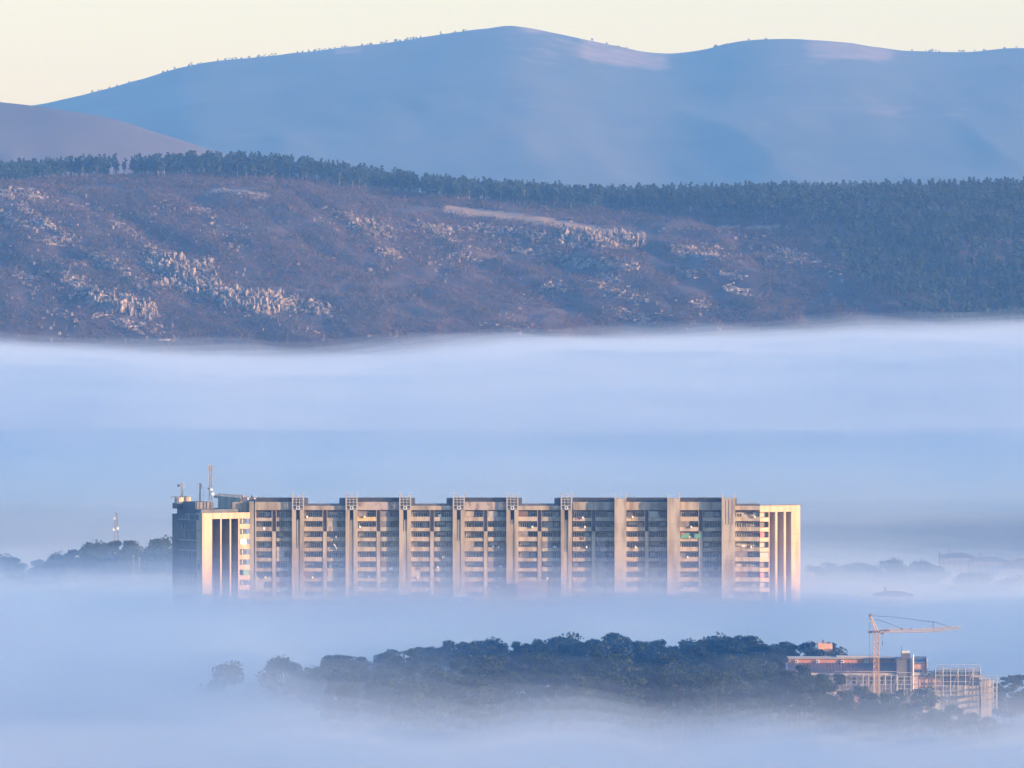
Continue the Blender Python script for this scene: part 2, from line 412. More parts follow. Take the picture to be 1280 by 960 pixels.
PROTO = {
 'pine': [tree_proto('pine', 'pine', 13, 3.4, 20 + k, M_PINE[k % 2]) for k in range(5)],
 'umbrella': [tree_proto('umbrella_pine', 'umbrella', 13, 4.6, 40 + k, M_PINE[k % 2]) for k in range(3)],
 'oak': [tree_proto('evergreen', 'oak', 10, 4.0, 60 + k, M_OAK) for k in range(3)],
 'bare': [tree_proto('bare', 'bare', 11, 3, 80 + k, M_TWIG) for k in range(3)]}
PH = {'pine': 13.0, 'umbrella': 13.0, 'oak': 10.0, 'bare': 11.0}
NAMES = {'pine': 'pine_tree', 'umbrella': 'umbrella_pine', 'oak': 'evergreen_tree', 'bare': 'bare_tree'}
def plant(kind, X, Y, z, h, label, group=None, wide=1.0, v=None):
    tm, cm = PROTO[kind][rng.randrange(len(PROTO[kind])) if v is None else v]
    s = h / PH[kind]
    e = empty(NAMES[kind], (X, Y, z), rng.random() * 6.28); e.scale = (s * wide, s * wide, s)
    tag(e, label, {'pine': 'pine tree', 'umbrella': 'pine tree', 'oak': 'tree', 'bare': 'bare tree'}[kind], group)
    link('trunk', tm, e)
    if cm: link('crown', cm, e)
    return e

# ------------------------------------------------------------------ hillside cover: scrub, far pines, crags
def soup_obj(name, P, size, m, seed, flat=0.0, parent=None):
    V, F = quad_soup(P, size, np.random.default_rng(seed), flat)
    return tag(link(name, mesh_np(name, V, F, [m]), parent), kind='stuff')
def on_hill(px, D):
    return np.stack([(px - 640) * D / FP, D, hill_z(px, D)], -1)
def row_of(P): return HOR - (P[:, 2] - CZ) * FP / P[:, 1]
# lower edge of the pine belt, in photo rows
BELT = [(-700, 240), (0, 232), (60, 227), (180, 223), (300, 225), (400, 233), (500, 246), (600, 257), (700, 262), (800, 268), (900, 272), (985, 276), (1000, 285), (1040, 330), (1090, 365), (1130, 400), (1200, 440), (2300, 450)]
r = np.random.default_rng(5)
n = 90000
px = r.uniform(-150, 1450, n); D = HB - 60 + (HC - HB + 60) * r.random(n)
P = on_hill(px, D); rows = row_of(P)
edge = interp(px, BELT)
bare_ok = (rows > edge - 4)
lawn = hill_mi(px, D, P[:, 2]) == 1
keep = bare_ok & ~lawn & (rows < 520) & (fbm(P[:, 0] / 22.0, P[:, 1] / 45.0, 3) + .45 * r.random(n) > -.05)
P = P[keep]; px = px[keep]
M_SCRUB = [mat('scrub_mat_%s' % k, c1, c2, .08) for k, (c1, c2) in {'brown': ((.066, .038, .036), (.105, .063, .059)), 'grey': ((.056, .044, .046), (.088, .069, .070)), 'rust': ((.085, .045, .036), (.125, .067, .054)), 'olive': ((.035, .040, .03), (.06, .062, .045))}.items()]
pick = r.random(len(P)) + .5 * fbm(P[:, 0] / 50.0, P[:, 1] / 90.0, 3)
cls = np.digitize(pick, [.42, .80, .92])
for k in range(4):
    Q = P[cls == k]
    if k == 3: Q = Q[::2]
    per = 12 if k < 3 else 16
    hh = 2.0 + 2.2 * r.random(len(Q))
    d = r.normal(size=(len(Q), per, 3)); d /= np.linalg.norm(d, axis=2)[:, :, None]
    C = Q[:, None, :] + np.array([0, 0, .45]) * hh[:, None, None] + d * (hh * .5)[:, None, None] * np.array([1.1, 1.1, 1.0])
    soup_obj('scrub', C.reshape(-1, 3), (.5 + .6 * r.random(C.shape[0] * per)), M_SCRUB[k], 100 + k)

# far pines: five shapes, merged for the mass of the wood, singly for the front row
def far_pine(seed, h=13.0):
    q = np.random.default_rng(seed); t = MB()
    t.tube((0, 0, -1), (q.normal() * .3, q.normal() * .3, h * .8), .28, .14, 3, 1)
    V = [np.array(t.v)]; F4 = []
    nb = 7; pts = []
    for k in range(nb):
        f = .42 + .5 * k / nb; a = q.random() * 6.28; rr = 1.9 * q.random() * (1.3 - f)
        pts.append(blob_points((math.cos(a) * rr, math.sin(a) * rr, h * f), (1.9 * (1.45 - f), 1.9 * (1.45 - f), 1.1), 7, q))
    pts.append(blob_points((0, 0, h * .93), (.8, .8, .9), 6, q))
    Pq = np.concatenate(pts); V2, F2 = quad_soup(Pq, 1.25 + .5 * q.random(len(Pq)), q)
    tb = np.array([f for f in t.f if len(f) == 4])
    return np.concatenate([V[0], V2]), np.concatenate([tb, F2 + len(V[0])]), np.concatenate([np.ones(len(tb), int), np.zeros(len(F2), int)])
FARP = [far_pine(300 + k) for k in range(6)]
M_FARBARK = mat('pale_trunk_mat', (.24, .19, .16), (.34, .28, .24), .3)
M_DARKBARK = mat('dark_trunk_mat', (.05, .042, .04), (.10, .08, .07), .3)
M_FARLEAVES = [M_FARLEAF, mat('far_pine_light_mat', (.020, .036, .030), (.040, .058, .042), .06)]
def merge_trees(name, P, seed, hs, m):
    q = np.random.default_rng(seed); Vs = []; Fs = []; Ms = []; b = 0
    v = q.integers(0, len(FARP), len(P)); ang = q.random(len(P)) * 6.28
    for k in range(len(P)):
        V, F, mi = FARP[v[k]]; c, s_ = math.cos(ang[k]), math.sin(ang[k]); sc = hs[k] / 13.0; wd = sc * (.9 + .3 * q.random())
        W = np.stack([(V[:, 0] * c - V[:, 1] * s_) * wd, (V[:, 0] * s_ + V[:, 1] * c) * wd, V[:, 2] * sc], -1) + P[k]
        Vs.append(W); Fs.append(F + b); Ms.append(mi); b += len(V)
    return tag(link(name, mesh_np(name, np.concatenate(Vs), np.concatenate(Fs), [m, M_DARKBARK], np.concatenate(Ms))), kind='stuff')
n = 26000
px = r.uniform(-200, 1500, n); D = HB + 150 + (HC + 110 - HB - 150) * r.random(n)
P = on_hill(px, D); rows = row_of(P); edge = interp(px, BELT)
keep = (rows < edge - 2 + 7 * fbm(px / 30.0, D / 80.0, 2)) & ((px > 985) | (D > HC - 330)) & (vnoise(px / 25.0, D / 60.0) > .12)
keep &= (r.random(n) < np.where(px > 1000, .62, .85))
P = P[keep]; px = px[keep]; print('far pines', len(P))
hs = 8.5 + 7.5 * r.random(len(P)) ** 1.3 + 1.5 * (px < 700)
half = (r.random(len(P)) + .5 * fbm(P[:, 0] / 60.0, P[:, 1] / 60.0, 2)) > .62
merge_trees('far_wood', P[~half], 1, hs[~half], M_FARLEAVES[0])
merge_trees('far_wood', P[half], 2, hs[half], M_FARLEAVES[1])
FARM = [mesh_np('ridge_pine', V_, F_, [M_FARLEAVES[k % 2], M_FARBARK], m_) for k, (V_, F_, m_) in enumerate(FARP)]
cnt = 0
for k in range(105):
    p_ = -20 + 1010 * (k + rng.random() * .9) / 105.0
    ed = float(interp(p_, BELT)) - rng.uniform(1, 9)
    Dh = hill_hit(p_, ed)
    if Dh is None: continue
    q_ = on_hill(np.array([p_]), np.array([Dh]))[0]
    o = link('pine_tree', FARM[rng.randrange(6)], None, tuple(q_), (0, 0, rng.random() * 6.28)); s_ = rng.uniform(.65, 1.25); o.scale = (s_, s_, s_)
    tag(o, 'dark pine with bare pale trunk in front row of the ridge wood', 'pine tree', 'front row pines of the ridge wood'); cnt += 1
for (p_, pr, hh, lb) in [(125, 213, 12.5, 'broad dark pine standing taller than its neighbours at the left end of the ridge'),
                          (1113, 236, 14, 'pointed pine sticking up above the skyline over the wooded right slope')]:
    Dh = hill_hit(p_, pr) or HC
    q_ = on_hill(np.array([float(p_)]), np.array([Dh]))[0]
    plant('oak' if p_ < 200 else 'pine', q_[0], q_[1], q_[2], hh, lb)

# crags
def crag(x0, y0, x1, y1, hpx, nblk, dens=1.0, label=None, seed=0, warm=0):
    """limestone crag along the line (x0,y0)-(x1,y1) in photo px (its foot); hpx = height"""
    q = np.random.default_rng(1000 + seed); m = MB()
    for k in range(nblk):
        f = q.random(); p_ = x0 + (x1 - x0) * f + q.normal() * 1.0
        f2 = q.random()
        row = y0 + (y1 - y0) * f - hpx * f2 * .95 + q.normal() * 1.6; p_ += q.normal() * 2.5
        Dh = hill_hit(p_, row)
        if Dh is None: continue
        g = on_hill(np.array([p_]), np.array([Dh]))[0]; mp_ = mpp(Dh)
        tall = 1.0 if (hpx >= 18 and q.random() < .5) else .55
        hh = hpx * mp_ * (.08 + .34 * q.random() ** 1.5) * tall + .5; ww = .5 + 1.7 * q.random() ** 1.6; dd = .8 + 1.4 * q.random()
        if q.random() < .25: ww = 2.0 + 2.5 * q.random(); hh *= .6
        b = len(m.v); a = q.random() * 3; tx, ty = q.normal(size=2) * .28 * hh
        for zz, sc, f3 in ((-2.5, 1.2, 0), (hh * (.35 + .45 * q.random()), 1.05, .5), (hh * 1.05, .35 + .5 * q.random(), 1)):
            for j in range(5):
                t = a + j * 6.283 / 5
                m.v.append((g[0] + tx * f3 + math.cos(t) * ww * sc * (.6 + .7 * q.random()), g[1] + ty * f3 + math.sin(t) * dd * sc * (.6 + .7 * q.random()), g[2] + zz + q.normal() * .5 * hh * .35 * (zz > 0)))
        for l in (0, 5):
            for j in range(5): m.f.append((b + l + j, b + l + (j + 1) % 5, b + l + 5 + (j + 1) % 5, b + l + 5 + j)); m.m.append(0)
        m.f.append(tuple(b + 10 + j for j in range(5))); m.m.append(0)
    if m.v:
        o = m.obj('crag', M_ROCK); tag(o, kind='structure')
        if label: o['label'] = label
CR = [(575,291,645,297,11,60),(645,297,700,304,9,40),(700,309,802,313,20,170),(436,286,492,299,14,60),(520,287,562,295,10,40),(404,268,440,276,7,18),
 (705,333,795,340,10,70),(838,321,896,324,14,60),(953,322,1012,334,15,75),(848,344,872,347,9,22),(742,352,775,357,9,30),(678,363,708,366,9,26),
 (0,247,52,252,12,40),(0,274,48,292,12,40),(55,306,98,306,9,26),(112,330,146,338,13,34),(20,345,42,352,7,14),(82,352,120,380,13,90),(110,380,190,402,18,170),
 (185,342,270,352,20,100),(200,360,275,376,20,120),(275,384,350,392,22,140),(352,388,414,396,16,90),(232,268,268,274,10,26),(300,246,330,249,5,16),
 (905,365,940,372,8,16),(860,380,900,392,8,14),(740,360,800,380,10,26),(770,395,812,405,10,22),(560,322,600,330,6,18),(470,318,500,322,6,12),
 (140,280,170,300,10,22),(170,300,205,330,10,26),(120,400,215,425,9,30),(1015,330,1050,348,10,18),(640,315,700,322,6,30),(900,345,930,352,6,12),(545,300,590,312,7,18),
 (20,262,80,300,10,26),(150,345,180,360,10,22)]
for k, (x0, y0, x1, y1, hp, nb) in enumerate(CR): crag(x0, y0, x1, y1, hp, int(nb * 3.0), seed=k)
# scattered stones
n = 6000
px = r.uniform(-100, 1250, n); D = HB + 80 + (HC - HB - 150) * r.random(n); P = on_hill(px, D); rows = row_of(P)
ok = (rows > interp(px, BELT) + 12) & (rows < 430) & (fbm(px / 70.0, rows / 22.0, 3) + .35 * (px < 220) * (rows > 240) > .22)
P = P[ok]; Vs = []; Fs = []; q = np.random.default_rng(77)
for k, p_ in enumerate(P):
    wv = .4 + 1.2 * q.random() ** 2; hv = .3 + 1.3 * q.random() ** 2; b = 8 * k
    c = np.array([(-1, -1, -1), (1, -1, -1), (1, 1, -1), (-1, 1, -1), (-1, -1, 1), (1, -1, 1), (1, 1, 1), (-1, 1, 1)], float) * (wv, wv, hv) * (.6 + .6 * q.random((8, 3)))
    Vs.append(c + p_ + np.array([0, 0, .8])); Fs.append(np.array([(0,1,5,4),(1,2,6,5),(2,3,7,6),(3,0,4,7),(4,5,6,7)]) + b)
tag(link('loose_rocks', mesh_np('loose_rocks', np.concatenate(Vs), np.concatenate(Fs), [M_ROCK])), kind='stuff')
# little trees along the crest of the far mountain
q = np.random.default_rng(9); Ps = []
for k in range(110):
    p_ = q.choice([q.uniform(70, 230), q.uniform(232, 345), q.uniform(370, 520), q.uniform(470, 600), q.uniform(720, 790), q.uniform(880, 960), q.uniform(1130, 1280), q.uniform(-20, 70)], p=[.08, .22, .2, .12, .1, .05, .2, .03])
    Dd = 15500 + q.uniform(-20, 5); z_ = float(mtn_z(np.array([p_]), np.array([Dd]))[0]); hh = q.uniform(1.5, 6) * (.4 + .8 * q.random())
    Ps.append(blob_points(((p_ - 640) * Dd / FP, Dd, z_ + hh * .1), (hh * .5, hh * .5, hh * .6), 12, q))
soup_obj('far_crest_trees', np.concatenate(Ps), 2.6, M_MTN, 5)

# ------------------------------------------------------------------ the long apartment building
BD = 2500.0; K = BD / FP
def BX(p): return px2x(p, BD)
def BZ(p): return py2z(p, BD)
M_CONC = mat('concrete_mat', (.22, .175, .13), (.41, .335, .255), .45, stretch=(1, 1, .14), bump=.15, detail=8, contrast=(.34, .60))
M_CONC2 = mat('concrete_light_mat', (.25, .20, .15), (.45, .37, .285), .55, stretch=(1, 1, .16), detail=8, contrast=(.32, .58))
M_SUNC = mat('sunlit_concrete_mat', (.36, .25, .165), (.53, .385, .27), .5, stretch=(1, 1, .14), detail=8, contrast=(.30, .56))  # concrete with warm sunlight put into the colour
M_STAIN = mat('stained_concrete_mat', (.16, .12, .10), (.40, .32, .27), .55, stretch=(1, 1, .5), detail=5, contrast=(.33, .50))
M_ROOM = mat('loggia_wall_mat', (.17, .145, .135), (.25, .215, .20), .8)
M_DARK = mat('dark_metal_mat', (.07, .075, .085), (.11, .11, .125), 1.0, rough=.6)
M_FRAME = mat('white_frame_mat', (.55, .53, .50), (.68, .66, .62), 1.0, rough=.5)
M_GLASS = mat('glass_mat', (.05, .06, .075), rough=.12, spec=.6)
M_SHUT = mat('shutter_mat', (.38, .33, .28), (.46, .41, .35), 2.0)
M_SHUTD = mat('brown_shutter_mat', (.14, .085, .06), (.2, .13, .09), 2.0)
M_BLUESIDE = mat('side_wall_mat', (.10, .105, .12), (.15, .155, .17), .3)  # blue shade of the left flank put into the colour; also plain grey blocks
M_SHADE = mat('recess_shade_mat', (.065, .08, .11), (.095, .11, .145), .5, stretch=(1, 1, .2))  # shade of the left wing recesses put into the colour
M_SHADE_MAUVE = mat('recess_mauve_shade_mat', (.33, .29, .31), (.42, .37, .39), .5, stretch=(1, 1, .2))  # shaded tone of the right wing recesses put into the colour
M_STRIP = mat('side_strip_mat', (.36, .34, .32), (.42, .40, .37), 1.0)
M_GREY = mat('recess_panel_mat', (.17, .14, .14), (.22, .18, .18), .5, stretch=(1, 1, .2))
M_GALV = mat('galvanised_mat', (.12, .12, .12), (.30, .29, .27), .6, rough=.7)
M_WHITE = mat('white_paint_mat', (.72, .71, .69), (.8, .79, .77), 1.0, rough=.5)

APT = empty('apartment_building', (0, 0, 0))
tag(APT, 'long concrete apartment slab with repeating towers rising out of the fog', 'building')
ROWS = [639.0 + 12.6 * k for k in range(11)]      # top of each opening, 7.2 px opening + 5.4 px parapet
F0 = BD; FLH = 12.6 * K

def window_mesh(lights, w_, h_, style):
    m = MB(); t = .09
    m.box(0, w_, .02, .08, 0, h_, 1 if style != 'shut' else 2)
    m.box(-.05, w_ + .05, -.04, .1, -t, 0, 0); m.box(-.05, w_ + .05, -.04, .1, h_, h_ + t, 0)
    for k in range(lights + 1):
        x = w_ * k / lights; m.box(x - t / 2, x + t / 2, -.03, .1, 0, h_, 0)
    if style == 'half': m.box(t, w_ - t, -.02, .02, h_ * .45, h_, 2)
    return m.mesh('window', [M_FRAME, M_GLASS, M_SHUT if lights != 3 else M_SHUTD])
WIN = {(l, st): window_mesh(l, w_, h_, st) for l, w_, h_ in ((4, 2.6, 1.35), (3, 1.9, 1.35), (2, 1.4, 1.9)) for st in ('open', 'half', 'shut')}
WR = random.Random(21)
def win(l, x, y, z, parent=APT):
    st = WR.choice(['open', 'open', 'open', 'half', 'half', 'shut'])
    return link('window', WIN[(l, st)], parent, (x, y, z))

# body of the slab: back wall of the loggias, floor slabs
BAYS = [(320, 365), (380, 432), (447, 499), (514, 566), (581, 633), (648, 701), (716, 768), (783, 834), (850, 902), (919, 950)]
HIGH = [True, False, True, False, True, False, True, True, True, False]
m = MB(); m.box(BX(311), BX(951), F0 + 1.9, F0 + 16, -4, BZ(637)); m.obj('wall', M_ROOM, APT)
m = MB(); m.box(BX(313.5), BX(950), F0 + 1.9, F0 + 15.8, BZ(637) + .003, BZ(631)); m.obj('roof', M_CONC2, APT)
for i, (a, c) in enumerate(BAYS):
    hi = HIGH[i]; x0, x1 = BX(a), BX(c); mid = (x0 + x1) / 2
    if i == 9: mid = x1
    # attic band
    top = 627.5 if hi else 632.3
    at_m = M_STAIN if i in (2, 4) else M_CONC
    MB().box(x0, x1, F0 - .05, F0 + 1.88, BZ(637.6), BZ(top)).obj('attic_wall', at_m, APT)
    if hi:
        g = MB(); g.box(x0, x1, F0 + .9, F0 + 1.1, BZ(top), BZ(top) + .75)
        g.box(x0, x1, F0 + .25, F0 + .33, BZ(622.4), BZ(621.9)); g.box(x0, x1, F0 + .25, F0 + .33, BZ(624.6), BZ(624.3))
        nn = int((x1 - x0) / .55)
        for k in range(nn + 1): xx = x0 + (x1 - x0) * k / nn; g.box(xx - .06, xx + .06, F0 + .27, F0 + .31, BZ(top), BZ(622))
        g.box(x0, x1, F0 + .6, F0 + .7, BZ(624.4), BZ(622.2))
        g.obj('roof_railing', M_DARK, APT)
        MB().box(x0, x1, F0 + 2.5, F0 + 14, BZ(631), BZ(624.2)).obj('roof_storey', M_DARK, APT)
    else:
        MB().box(x0, x1, F0 + .35, F0 + .55, BZ(632.3), BZ(630.2)).obj('roof_edge', M_DARK, APT)
        if i < 9:
            MB().box(x0, x0 + 4.6 * K, F0 + .2, F0 + 6, BZ(632.3) + .003, BZ(622.8)).obj('roof_box', M_DARK, APT)
            MB().box(x1 - 8 * K, x1, F0 + .2, F0 + 6, BZ(632.3) + .003, BZ(622.8)).obj('roof_box', M_DARK, APT)
        else: MB().box(x0, x0 + 2.0 * K, F0 + .2, F0 + 6, BZ(632.3) + .003, BZ(622.8)).obj('roof_box', M_DARK, APT)
    # central pier: set back over the two top floors, flush below
    if i < 9:
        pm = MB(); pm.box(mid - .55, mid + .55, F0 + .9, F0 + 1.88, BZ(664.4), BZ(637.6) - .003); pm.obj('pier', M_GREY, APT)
        MB().box(mid - .55, mid + .55, F0 - .12, F0 + 1.88, 0, BZ(664.4) - .003).obj('pier', M_CONC2, APT)
        for e in (-1, 1): MB().box(mid + e * .62 - .07, mid + e * .62 + .07, F0 - .02, F0 + 1.7, BZ(664.4), BZ(638)).obj('fin', M_CONC2, APT)
    for k, rt in enumerate(ROWS[:9]):
        zt = BZ(rt + 7.2); zb = BZ(rt + 12.6) + .02
        for half in ((x0 + .003, mid - .7), (mid + .7, x1 - .003)) if i < 9 else ((x0 + .003, x1 - .003),):
            h0, h1 = half
            bm_ = MB(); 
            hh = zt - zb; 
            if WR.random() < .25: hh *= .8
            bm_.box(h0, h1, F0, F0 + .14, zb, zb + hh)
            bm_.box(h0, h1, F0 + .14, F0 + 1.88, zb, zb + .22)
            if WR.random() < .5: bm_.box(h0, h1, F0 - .03, F0 + .17, zb + hh, zb + hh + .07)
            o = bm_.obj('balcony', M_CONC2 if WR.random() < .8 else M_CONC, APT)
            if k == 0 and i == 2 and half[0] < mid - 3: o.data.materials[0] = mat('yellow_parapet_mat', (.50, .36, .16), (.58, .44, .22), 1.0); o['label'] = 'balcony with ochre yellow parapet'
            zf = zb + .22
            wd = h1 - h0
            if wd > 4:
                if WR.random() < .5: win(4, h0 + .5, F0 + 1.8, zf + .95); win(2, h1 - 1.9, F0 + 1.8, zf + .3)
                else: win(2, h0 + .4, F0 + 1.8, zf + .3); win(3, h1 - 2.5, F0 + 1.8, zf + .95)
            if WR.random() < .24:   # glazed-in loggia
                MB().box(h0 + .1, h0 + wd * .5, F0 + .05, F0 + .12, zb + hh + .08, zb + FLH - .05).obj('enclosed_loggia', WR.choice([M_SHUT, M_CONC, M_ROOM, M_GLASS, M_ROOM, M_SHUTD]), APT)
            if WR.random() < .10:
                q0 = h0 + wd * WR.random() * .6
                MB().box(q0, q0 + WR.uniform(.4, 1.1), F0 + .9, F0 + 1.2, zf, zf + WR.uniform(1.3, 1.9)).obj('cupboard', M_WHITE, APT)
            if WR.random() < .12:
                q0 = h0 + wd * WR.random() * .6
                MB().box(q0, q0 + WR.uniform(.5, 1.4), F0 - .09, F0 - .04, zb + hh * .35, zb + hh * .98).obj('laundry', WR.choice([M_WHITE, M_SHUT, M_SHUTD, mat('towel_mat', (.35, .2, .2))]), APT)
            if WR.random() < .22:
                q0 = h0 + wd * (.1 + WR.random() * .7); MB().tube((q0, F0 - .25, zb + hh), (q0 + .1, F0 - .35, zb + hh + .02), .38, .38, 8).obj('satellite_dish', M_STRIP, APT)
    # ground floors
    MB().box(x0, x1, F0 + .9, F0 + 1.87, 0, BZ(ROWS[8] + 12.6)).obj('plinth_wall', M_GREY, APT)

# blown-out details
for (p0, p1, r0, r1, col, nm) in [(851, 862, 667, 672.5, (.10, .30, .20), 'green'), (868, 876, 667.5, 672.5, (.10, .28, .20), 'green'), (851, 856, 666.5, 668, (.45, .12, .10), 'red')]:
    m = MB(); m.prism([(F0 - .1, BZ(r0)), (F0 - .05, BZ(r0) + .08), (F0 - .55, BZ(r1)), (F0 - .62, BZ(r1))], BX(p0), BX(p1), 'x')
    o = m.obj('awning', mat(nm + '_awning_mat', col), APT); o['label'] = nm + ' striped fabric awning'

# stair towers: six split ones, three solid ones
def stubs(x0, x1, y, z, par):
    for e in (.06, .94):
        xx = x0 + (x1 - x0) * e
        s_ = MB(); s_.box(xx - .22, xx + .22, y, y + .45, z, z + .75); s_.box(xx - .38, xx + .38, y - .12, y + .55, z + .75, z + 1.0); s_.tube((xx + .1, y + .2, z + 1.0), (xx + .1, y + .2, z + 1.5), .07, n=4)
        s_.obj('roof_vent', M_STRIP, par)
    MB().tube(((x0 + x1) / 2, y + .3, z), ((x0 + x1) / 2, y + .3, z + .8), .09, n=4).obj('roof_pipe', M_STRIP, par)
for (a, c, lo) in [(365, 380, 685), (432, 447, 800), (499, 514, 664), (566, 581, 676), (633, 648, 655), (701, 715, 690)]:
    x0, x1 = BX(a), BX(c); wd = x1 - x0; yf = F0 - 1.45
    T = MB(); T.box(x0, x0 + wd * .34, yf, F0 + 3, -3, BZ(637)); T.box(x1 - wd * .34, x1, yf, F0 + 3, -3, BZ(637))
    tw = T.obj('stair_tower', M_CONC, APT)
    zl = BZ(min(lo, 760))
    MB().box(x0 + wd * .34 + .003, x1 - wd * .34 - .003, yf + .12, yf + .8, -3, zl).obj('infill_panel', M_CONC, tw)
    MB().box(x0 + wd * .34 + .003, x1 - wd * .34 - .003, F0 + .6, F0 + 2.5, zl, BZ(637)).obj('recess_wall', M_DARK, tw)
    cx = x0 + wd * .5
    MB().prism([(cx - .35, zl), (cx + .5, zl), (cx + .5, BZ(652)), (cx + .1, BZ(648.5)), (cx - .35, BZ(650.5))], yf + .25, F0 + .55, 'y').obj('middle_fin', M_CONC, tw)
    cg = MB()
    cg.box(x0, x0 + .36, yf + .1, yf + .45, BZ(637) + .003, BZ(621.6)); cg.box(x1 - .36, x1, yf + .1, yf + .45, BZ(637) + .003, BZ(621.6))
    for zz in (636.2, 632, 628, 624.5, 622): cg.box(x0 + .36, x1 - .36, yf + .2, yf + .32, BZ(zz), BZ(zz) + .18)
    for f in (.36, .64): cg.box(x0 + wd * f - .08, x0 + wd * f + .08, yf + .22, yf + .30, BZ(637) + .003, BZ(621.8))
    cg.obj('cage', M_STRIP, tw)
    MB().box(x0 + wd * .1, x1 - wd * .1, yf + .8, F0 + 3, BZ(637) + .003, BZ(622.4)).obj('lift_housing', M_DARK, tw)
    wm = MB(); u0, u1 = x0 + wd * .37, x0 + wd * .63
    wm.box(u0, u1, yf + .02, yf + .18, BZ(637) + .01, BZ(636.3)); wm.box(u0, u1, yf + .02, yf + .18, BZ(633.6), BZ(633))
    wm.box(u0, u0 + .17, yf + .02, yf + .18, BZ(636.3), BZ(633.6)); wm.box(u1 - .17, u1, yf + .02, yf + .18, BZ(636.3), BZ(633.6))
    wm.obj('small_window_frame', M_WHITE, tw)
    stubs(x0, x1, yf + .3, BZ(621.6), tw)
for (a, c, pr) in [(768, 783, 3.3), (834, 850, 3.3), (902, 919, 2.6)]:
    x0, x1 = BX(a), BX(c); yf = F0 - pr
    tw = MB().box(x0, x1, yf, F0 + 3, -3, BZ(623)).obj('stair_tower', M_CONC2, APT)
    for zz in (655, 676, 700): MB().box(x0 - .02, x1 + .02, yf - .02, yf + .02, BZ(zz), BZ(zz) + .07).obj('joint_strip', M_GREY, tw)
    if a == 902:
        for f in (.3, .52, .78): MB().box(x0 + (x1 - x0) * f - .09, x0 + (x1 - x0) * f + .09, yf - .06, yf - .003, BZ(655), BZ(624)).obj('rain_pipe', M_GREY, tw)
    stubs(x0, x1, yf + .3, BZ(623), tw)

# end wings, turned towards the sun; their local x runs along the face
def wing(x, y, rz, L, ztop, items, depth, name='end_wing'):
    w_ = empty(name, (x, y, 0), rz); w_.parent = APT
    return w_
def U(p, p0): return (p - p0) * K / math.cos(math.radians(30))
# left wing
R30 = math.radians(30)
lx, ly = BX(254), F0 - 8.2
u = lambda p: U(p, 254)
L = u(312); zt = BZ(640.5)
def L_(mb, name, mats): return mb.obj(name, mats, APT, (lx, ly, 0), (0, 0, R30))
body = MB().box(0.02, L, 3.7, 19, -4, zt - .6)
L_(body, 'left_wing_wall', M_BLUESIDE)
L_(MB().box(-.02, u(266), -.02, 3.68, -4, BZ(648)), 'end_pier', M_SUNC)
L_(MB().box(-.04, L, -.05, 3.69, BZ(648) + .003, zt), 'top_beam', M_SUNC)
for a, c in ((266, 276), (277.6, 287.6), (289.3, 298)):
    L_(MB().box(u(a), u(c), 3.2, 3.69, -4, BZ(648)).box(u(c) - .08, u(c), .05, 3.197, -4, BZ(648)), 'recess_panel', M_SHADE)  # panels added over recess back and fin side, painted as shade
    L_(MB().box(u(c) + .003, u(c + 1.6), -.01, 3.685, -4, BZ(648)), 'fin', M_SUNC)
for k in range(8):
    o = MB(); zz = BZ(652.5 + 12.9 * k); c0 = u(293.6)
    o.box(c0 - .5, c0 + .5, 3.08, 3.19, zz - .42, zz + .42, 0); o.box(c0 - .32, c0 + .32, 3.04, 3.08, zz - .28, zz + .28, 1)
    L_(o, 'small_window', [M_GREY if k % 3 else M_STRIP, M_GLASS])
for k in range(9):
    rt = 648 + 12.8 * k; z1 = BZ(rt); z2 = BZ(rt + 6.8); z3 = BZ(rt + 12.8)
    L_(MB().box(u(299.7), L, 1.3, 3.68, z3 + .21, z3 + .5).box(u(299.7), L, 0, .16, z3 + .003, z2).box(u(299.7), L, .16, 1.18, z3 + .003, z3 + .2), 'balcony', M_SUNC)
    o = MB(); o.box(u(300.5), u(310), 1.1, 1.19, z2 + .1, z1 - .1, 1); o.box(u(305), u(305.5), 1.05, 1.1, z2, z1, 0)
    L_(o, 'window', [M_FRAME, M_GLASS])
    if k == 2: L_(MB().box(u(301), u(308.5), .3, .35, z2 + .05, z1 - .05), 'drawn_blind', M_WHITE)
    if k == 5: L_(MB().box(u(304), u(311), -.12, -.04, z2 - .1, z1 - .1), 'green_screen', mat('green_screen_mat', (.18, .33, .24)))['label'] = 'green fabric screen on a balcony'
# shaded flank of the left wing: storey bands, windows
for k in range(10):
    zz = BZ(650 + 12.8 * k)
    L_(MB().box(-.05, 0, 1.0, 15, zz, zz + .28), 'storey_band', M_STRIP if k in (0, 2, 3) else M_GREY)
for k, (f0, f1) in enumerate([(2.0, 4.4), (5.0, 7.6), (8.4, 10.2)]):
    o = MB(); z0, z1 = BZ(649.4), BZ(641.6)
    o.box(-.06, -.01, f0, f1, z0, z1, 1)
    for e in (f0, f1, (f0 + f1) / 2 if k != 1 else f0): o.box(-.12, -.06, e - .12, e + .12, z0, z1, 0)
    o.box(-.12, -.06, f0, f1, z1 - .2, z1, 0)
    L_(o, 'window', [M_STRIP, M_GLASS])
for f0, kk, hh in ((1.4, 5, 1.9), (2.0, 7, 1.6), (9.0, 2, 2.2), (6.6, 4, 2.2), (3.0, 6, 2.2), (11, 1, 1.4), (12.4, 6, 1.6), (6.0, 6, 1.6)):
    z0 = BZ(650 + 12.8 * kk) + .6
    o = MB().box(-.05, -.005, f0, f0 + 1.5, z0, z0 + hh, 1); o.box(-.12, -.05, f0 - .12, f0, z0, z0 + hh, 0); o.box(-.12, -.05, f0 + 1.5, f0 + 1.62, z0, z0 + hh, 0)
    L_(o, 'window', [M_STRIP, M_GLASS])
